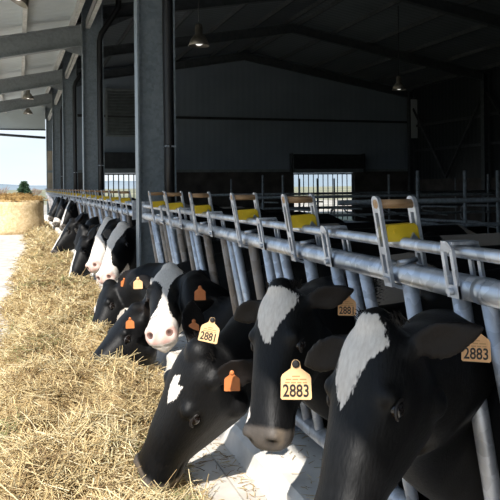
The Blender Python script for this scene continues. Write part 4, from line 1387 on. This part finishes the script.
P = at(168, 268, 3.95); Mz = at(158, 328, 3.52)
print('E len', (Mz - P).length, P, Mz)
pt = at(200, 293, 3.42); pb = at(138, 283, 3.95)
make_cow('cow with a broad white blaze and pink nose turned to the camera', P, Mz, az(62, 0.35), 3.50, 0.009, seed=5, zg=0.45, body_white=0.5, headL=0.52,
         marks=[('blaze', [(-0.08, -0.20), (0.05, -0.24), (0.14, -0.18), (0.24, -0.08), (0.35, -0.02), (0.52, -0.01), (0.68, -0.04), (0.76, -0.12), (0.78, 0.12), (0.7, 0.08), (0.52, 0.05), (0.35, 0.055), (0.22, 0.11), (0.10, 0.17), (-0.08, 0.13)]),
                ('jaw', -0.26, 0.45, 1.1)],
         white_muzzle=True, ears=[(0.1, 1.0, -0.2), (-0.3, -1.0, -0.05)],
         tags=[dict(ear=0, mat='tag_red', h=0.070, face=toward_cam(pt), at=pt), dict(ear=1, mat='tag_sunlit', h=0.066, face=toward_cam(pb), at=pb)])

P = at(105, 286, 5.35); Mz = at(93, 326, 5.15)
print('G len', (Mz - P).length, P, Mz)
pt = at(98, 287, 5.3)
make_cow('black cow with white cheek, head down behind the pink-nosed cow', P, Mz, az(12, 0.4), 4.955, 0.012, seed=6, zg=0.42, headL=0.55, body_white=0.3,
         marks=[('ball', (0.42, 0.15, -0.42), 0.20), ('blaze', [(0.0, -0.1), (0.3, -0.08), (0.4, -0.05), (0.4, -0.16), (0, -0.2)], 0.2), ('ball', (1.0, 0, -0.1), 0.10)],
         ears=[(-0.4, 0.9, 0.1), (-0.3, -1.0, 0)],
         tags=[dict(ear=0, mat='tag_red', h=0.062, face=toward_cam(pt), along=0.45)])

P = at(120, 226, 6.55); Mz = at(100, 278, 6.15)
print('H len', (Mz - P).length, P, Mz)
make_cow('cow with wide grey-white blaze running down to its nose, just beyond the nearest column', P, Mz, az(42, 0.35), 6.54, 0.012, seed=7, zg=0.58, headL=0.58, body_white=0.2,
         marks=[('blaze', [(-0.08, -0.10), (0.1, -0.19), (0.3, -0.15), (0.5, -0.10), (0.8, -0.10), (0.8, 0.12), (0.55, 0.04), (0.35, 0.06), (0.2, 0.13), (-0.08, 0.16)]), ('jaw', -0.30, 0.55, 1.1)],
         white_muzzle=True, ears=[(-0.1, 1.0, 0), (-0.3, -1.0, 0)])

P = at(105, 221, 7.35); Mz = at(87, 268, 6.95)
print('I len', (Mz - P).length, P, Mz)
pt = at(97, 244, 7.5)
make_cow('cow with white face and grey-white forehead behind the wide-blazed one', P, Mz, az(25, 0.35), 7.25, 0.014, seed=8, zg=0.60, headL=0.58, body_white=0.3,
         marks=[('blaze', [(-0.08, -0.14), (0.2, -0.16), (0.5, -0.10), (0.8, -0.12), (0.8, 0.2), (0.5, 0.16), (0.35, 0.06), (0.2, 0.10), (-0.08, 0.14)], 0.2), ('ball', (0.72, 0.1, -0.1), 0.2)],
         white_muzzle=True, ears=[(0.1, 1.0, -0.1), (-0.3, -1.0, 0)], tags=[dict(ear=0, mat='tag_red', h=0.064, face=toward_cam(pt), along=0.5)])

P = at(80, 240, 8.4); Mz = at(67, 282, 8.05)
make_cow('black cow with a white nose stripe, head down left of the white-faced cow', P, Mz, az(10, 0.4), 8.6, 0.014, seed=9, zg=0.52, headL=0.57, body_white=0.2,
         marks=[('blaze', [(0.2, -0.1), (0.9, -0.14), (1.05, -0.1), (1.05, 0.08), (0.7, 0.05), (0.3, 0.04)], 0.2)],
         ears=[(-0.4, 0.9, 0.1), (-0.3, -1.0, 0)])
P = at(80, 229, 9.1); Mz = at(74, 266, 8.95)
make_cow('black cow half hidden behind the one with the white nose stripe', P, Mz, az(25, 0.4), 9.45, 0.014, seed=19, zg=0.56, headL=0.57, body_white=0.3,
         ears=[(-0.2, 0.9, 0.1), (-0.3, -1.0, 0)], marks=[('ball', (0.75, 0.0, -0.15), 0.16)])

P = at(70, 221, 10.7); Mz = at(46, 259, 10.35)
pt = at(82, 213, 11.0)
make_cow('black cow with a narrow white face stripe and white nose stretched down to the hay', P, Mz, az(5, 0.5), 10.8, 0.014, seed=10, zg=0.58, scale=0.9, headL=0.60, body_white=0.1,
         marks=[('blaze', [(0.1, -0.06), (0.5, -0.14), (0.9, -0.16), (1.05, -0.1), (1.05, 0.08), (0.7, 0.07), (0.55, 0.09), (0.4, 0.04)], 0.2)],
         white_muzzle=False, ears=[(-0.9, 0.6, 0.1), (-0.3, -1.0, 0)])

far = [((69, 203, 12.6), (57, 234, 12.2), 13.3, 'black cow with a curved white face stripe just beyond the second column', [('blaze', [(-0.05, -0.02), (0.4, -0.06), (1.05, -0.05), (1.05, 0.10), (0.4, 0.06), (-0.05, 0.08)], 0.2)]),
       ((61, 201, 14.2), (51, 228, 13.9), 15.0, 'black cow with a white nose reaching toward the bale side of the row', [('ball', (0.95, 0, -0.1), 0.25)]),
       ((57, 199, 16.0), (47, 220, 15.7), 16.5, 'black cow near the hay bale with a pale nose tip', [('ball', (1.0, 0, -0.1), 0.16)]),
       ((56, 198, 18.6), (48, 215, 18.2), 19.3, 'small distant black cow, last of the row by the bale', [])]
for i, (p_, m_, yg, lab, mk) in enumerate(far):
    make_cow(lab, at(*p_), at(*m_), az(15, 0.4), yg, 0.018, seed=20 + i, zg=0.52, scale=0.85, headL=0.54, marks=mk, body_white=0.2, ears=[(-0.3, 1.0, 0.1), (-0.3, -1.0, 0)])

# ------------------------------------------------------------------ light
w = bpy.data.worlds.new('sky'); SC.world = w; w.use_nodes = True
nt = w.node_tree
bg = nt.nodes['Background']
tc = nt.nodes.new('ShaderNodeTexCoord')
sep = nt.nodes.new('ShaderNodeSeparateXYZ'); nt.links.new(tc.outputs['Generated'], sep.inputs[0])
base = ramp(nt, sep.outputs['Z'], [(0.0, (0.86, 0.93, 0.98)), (0.06, (0.76, 0.88, 0.97)), (0.30, (0.46, 0.67, 0.95)), (1.0, (0.20, 0.40, 0.82))])
mp = nt.nodes.new('ShaderNodeMapping'); mp.inputs['Scale'].default_value = (1.6, 1.6, 6.0); nt.links.new(tc.outputs['Generated'], mp.inputs['Vector'])
nz = nt.nodes.new('ShaderNodeTexNoise'); nz.inputs['Scale'].default_value = 2.2; nz.inputs['Detail'].default_value = 8; nt.links.new(mp.outputs['Vector'], nz.inputs['Vector'])
cl = nt.nodes.new('ShaderNodeMapRange'); cl.inputs[1].default_value = 0.45; cl.inputs[2].default_value = 0.75; cl.inputs[4].default_value = 0.7
nt.links.new(nz.outputs['Fac'], cl.inputs[0])
mxs = nt.nodes.new('ShaderNodeMix'); mxs.data_type = 'RGBA'; mxs.inputs[7].default_value = (0.95, 0.96, 0.97, 1)
nt.links.new(cl.outputs[0], mxs.inputs[0]); nt.links.new(base, mxs.inputs[6])
nt.links.new(mxs.outputs[2], bg.inputs['Color'])
bg.inputs['Strength'].default_value = 1.0
sd = bpy.data.lights.new('sun', 'SUN'); sd.energy = 7.0; sd.angle = math.radians(0.53); sd.color = (1.0, 0.955, 0.89)
so = bpy.data.objects.new('sun', sd); COL.objects.link(so)
to_sun = Vector((-0.60, -0.80, 0.84)).normalized()
so.rotation_euler = to_sun.to_track_quat('Z', 'Y').to_euler()
so.location = (-6, -6, 9)

vs = SC.view_settings
vs.view_transform = 'Standard'; vs.look = 'None'; vs.exposure = 0.2; vs.gamma = 1.0; vs.use_curve_mapping = False
SC.cycles.max_bounces = 10
SC.cycles.diffuse_bounces = 5
SC.cycles.use_denoising = True
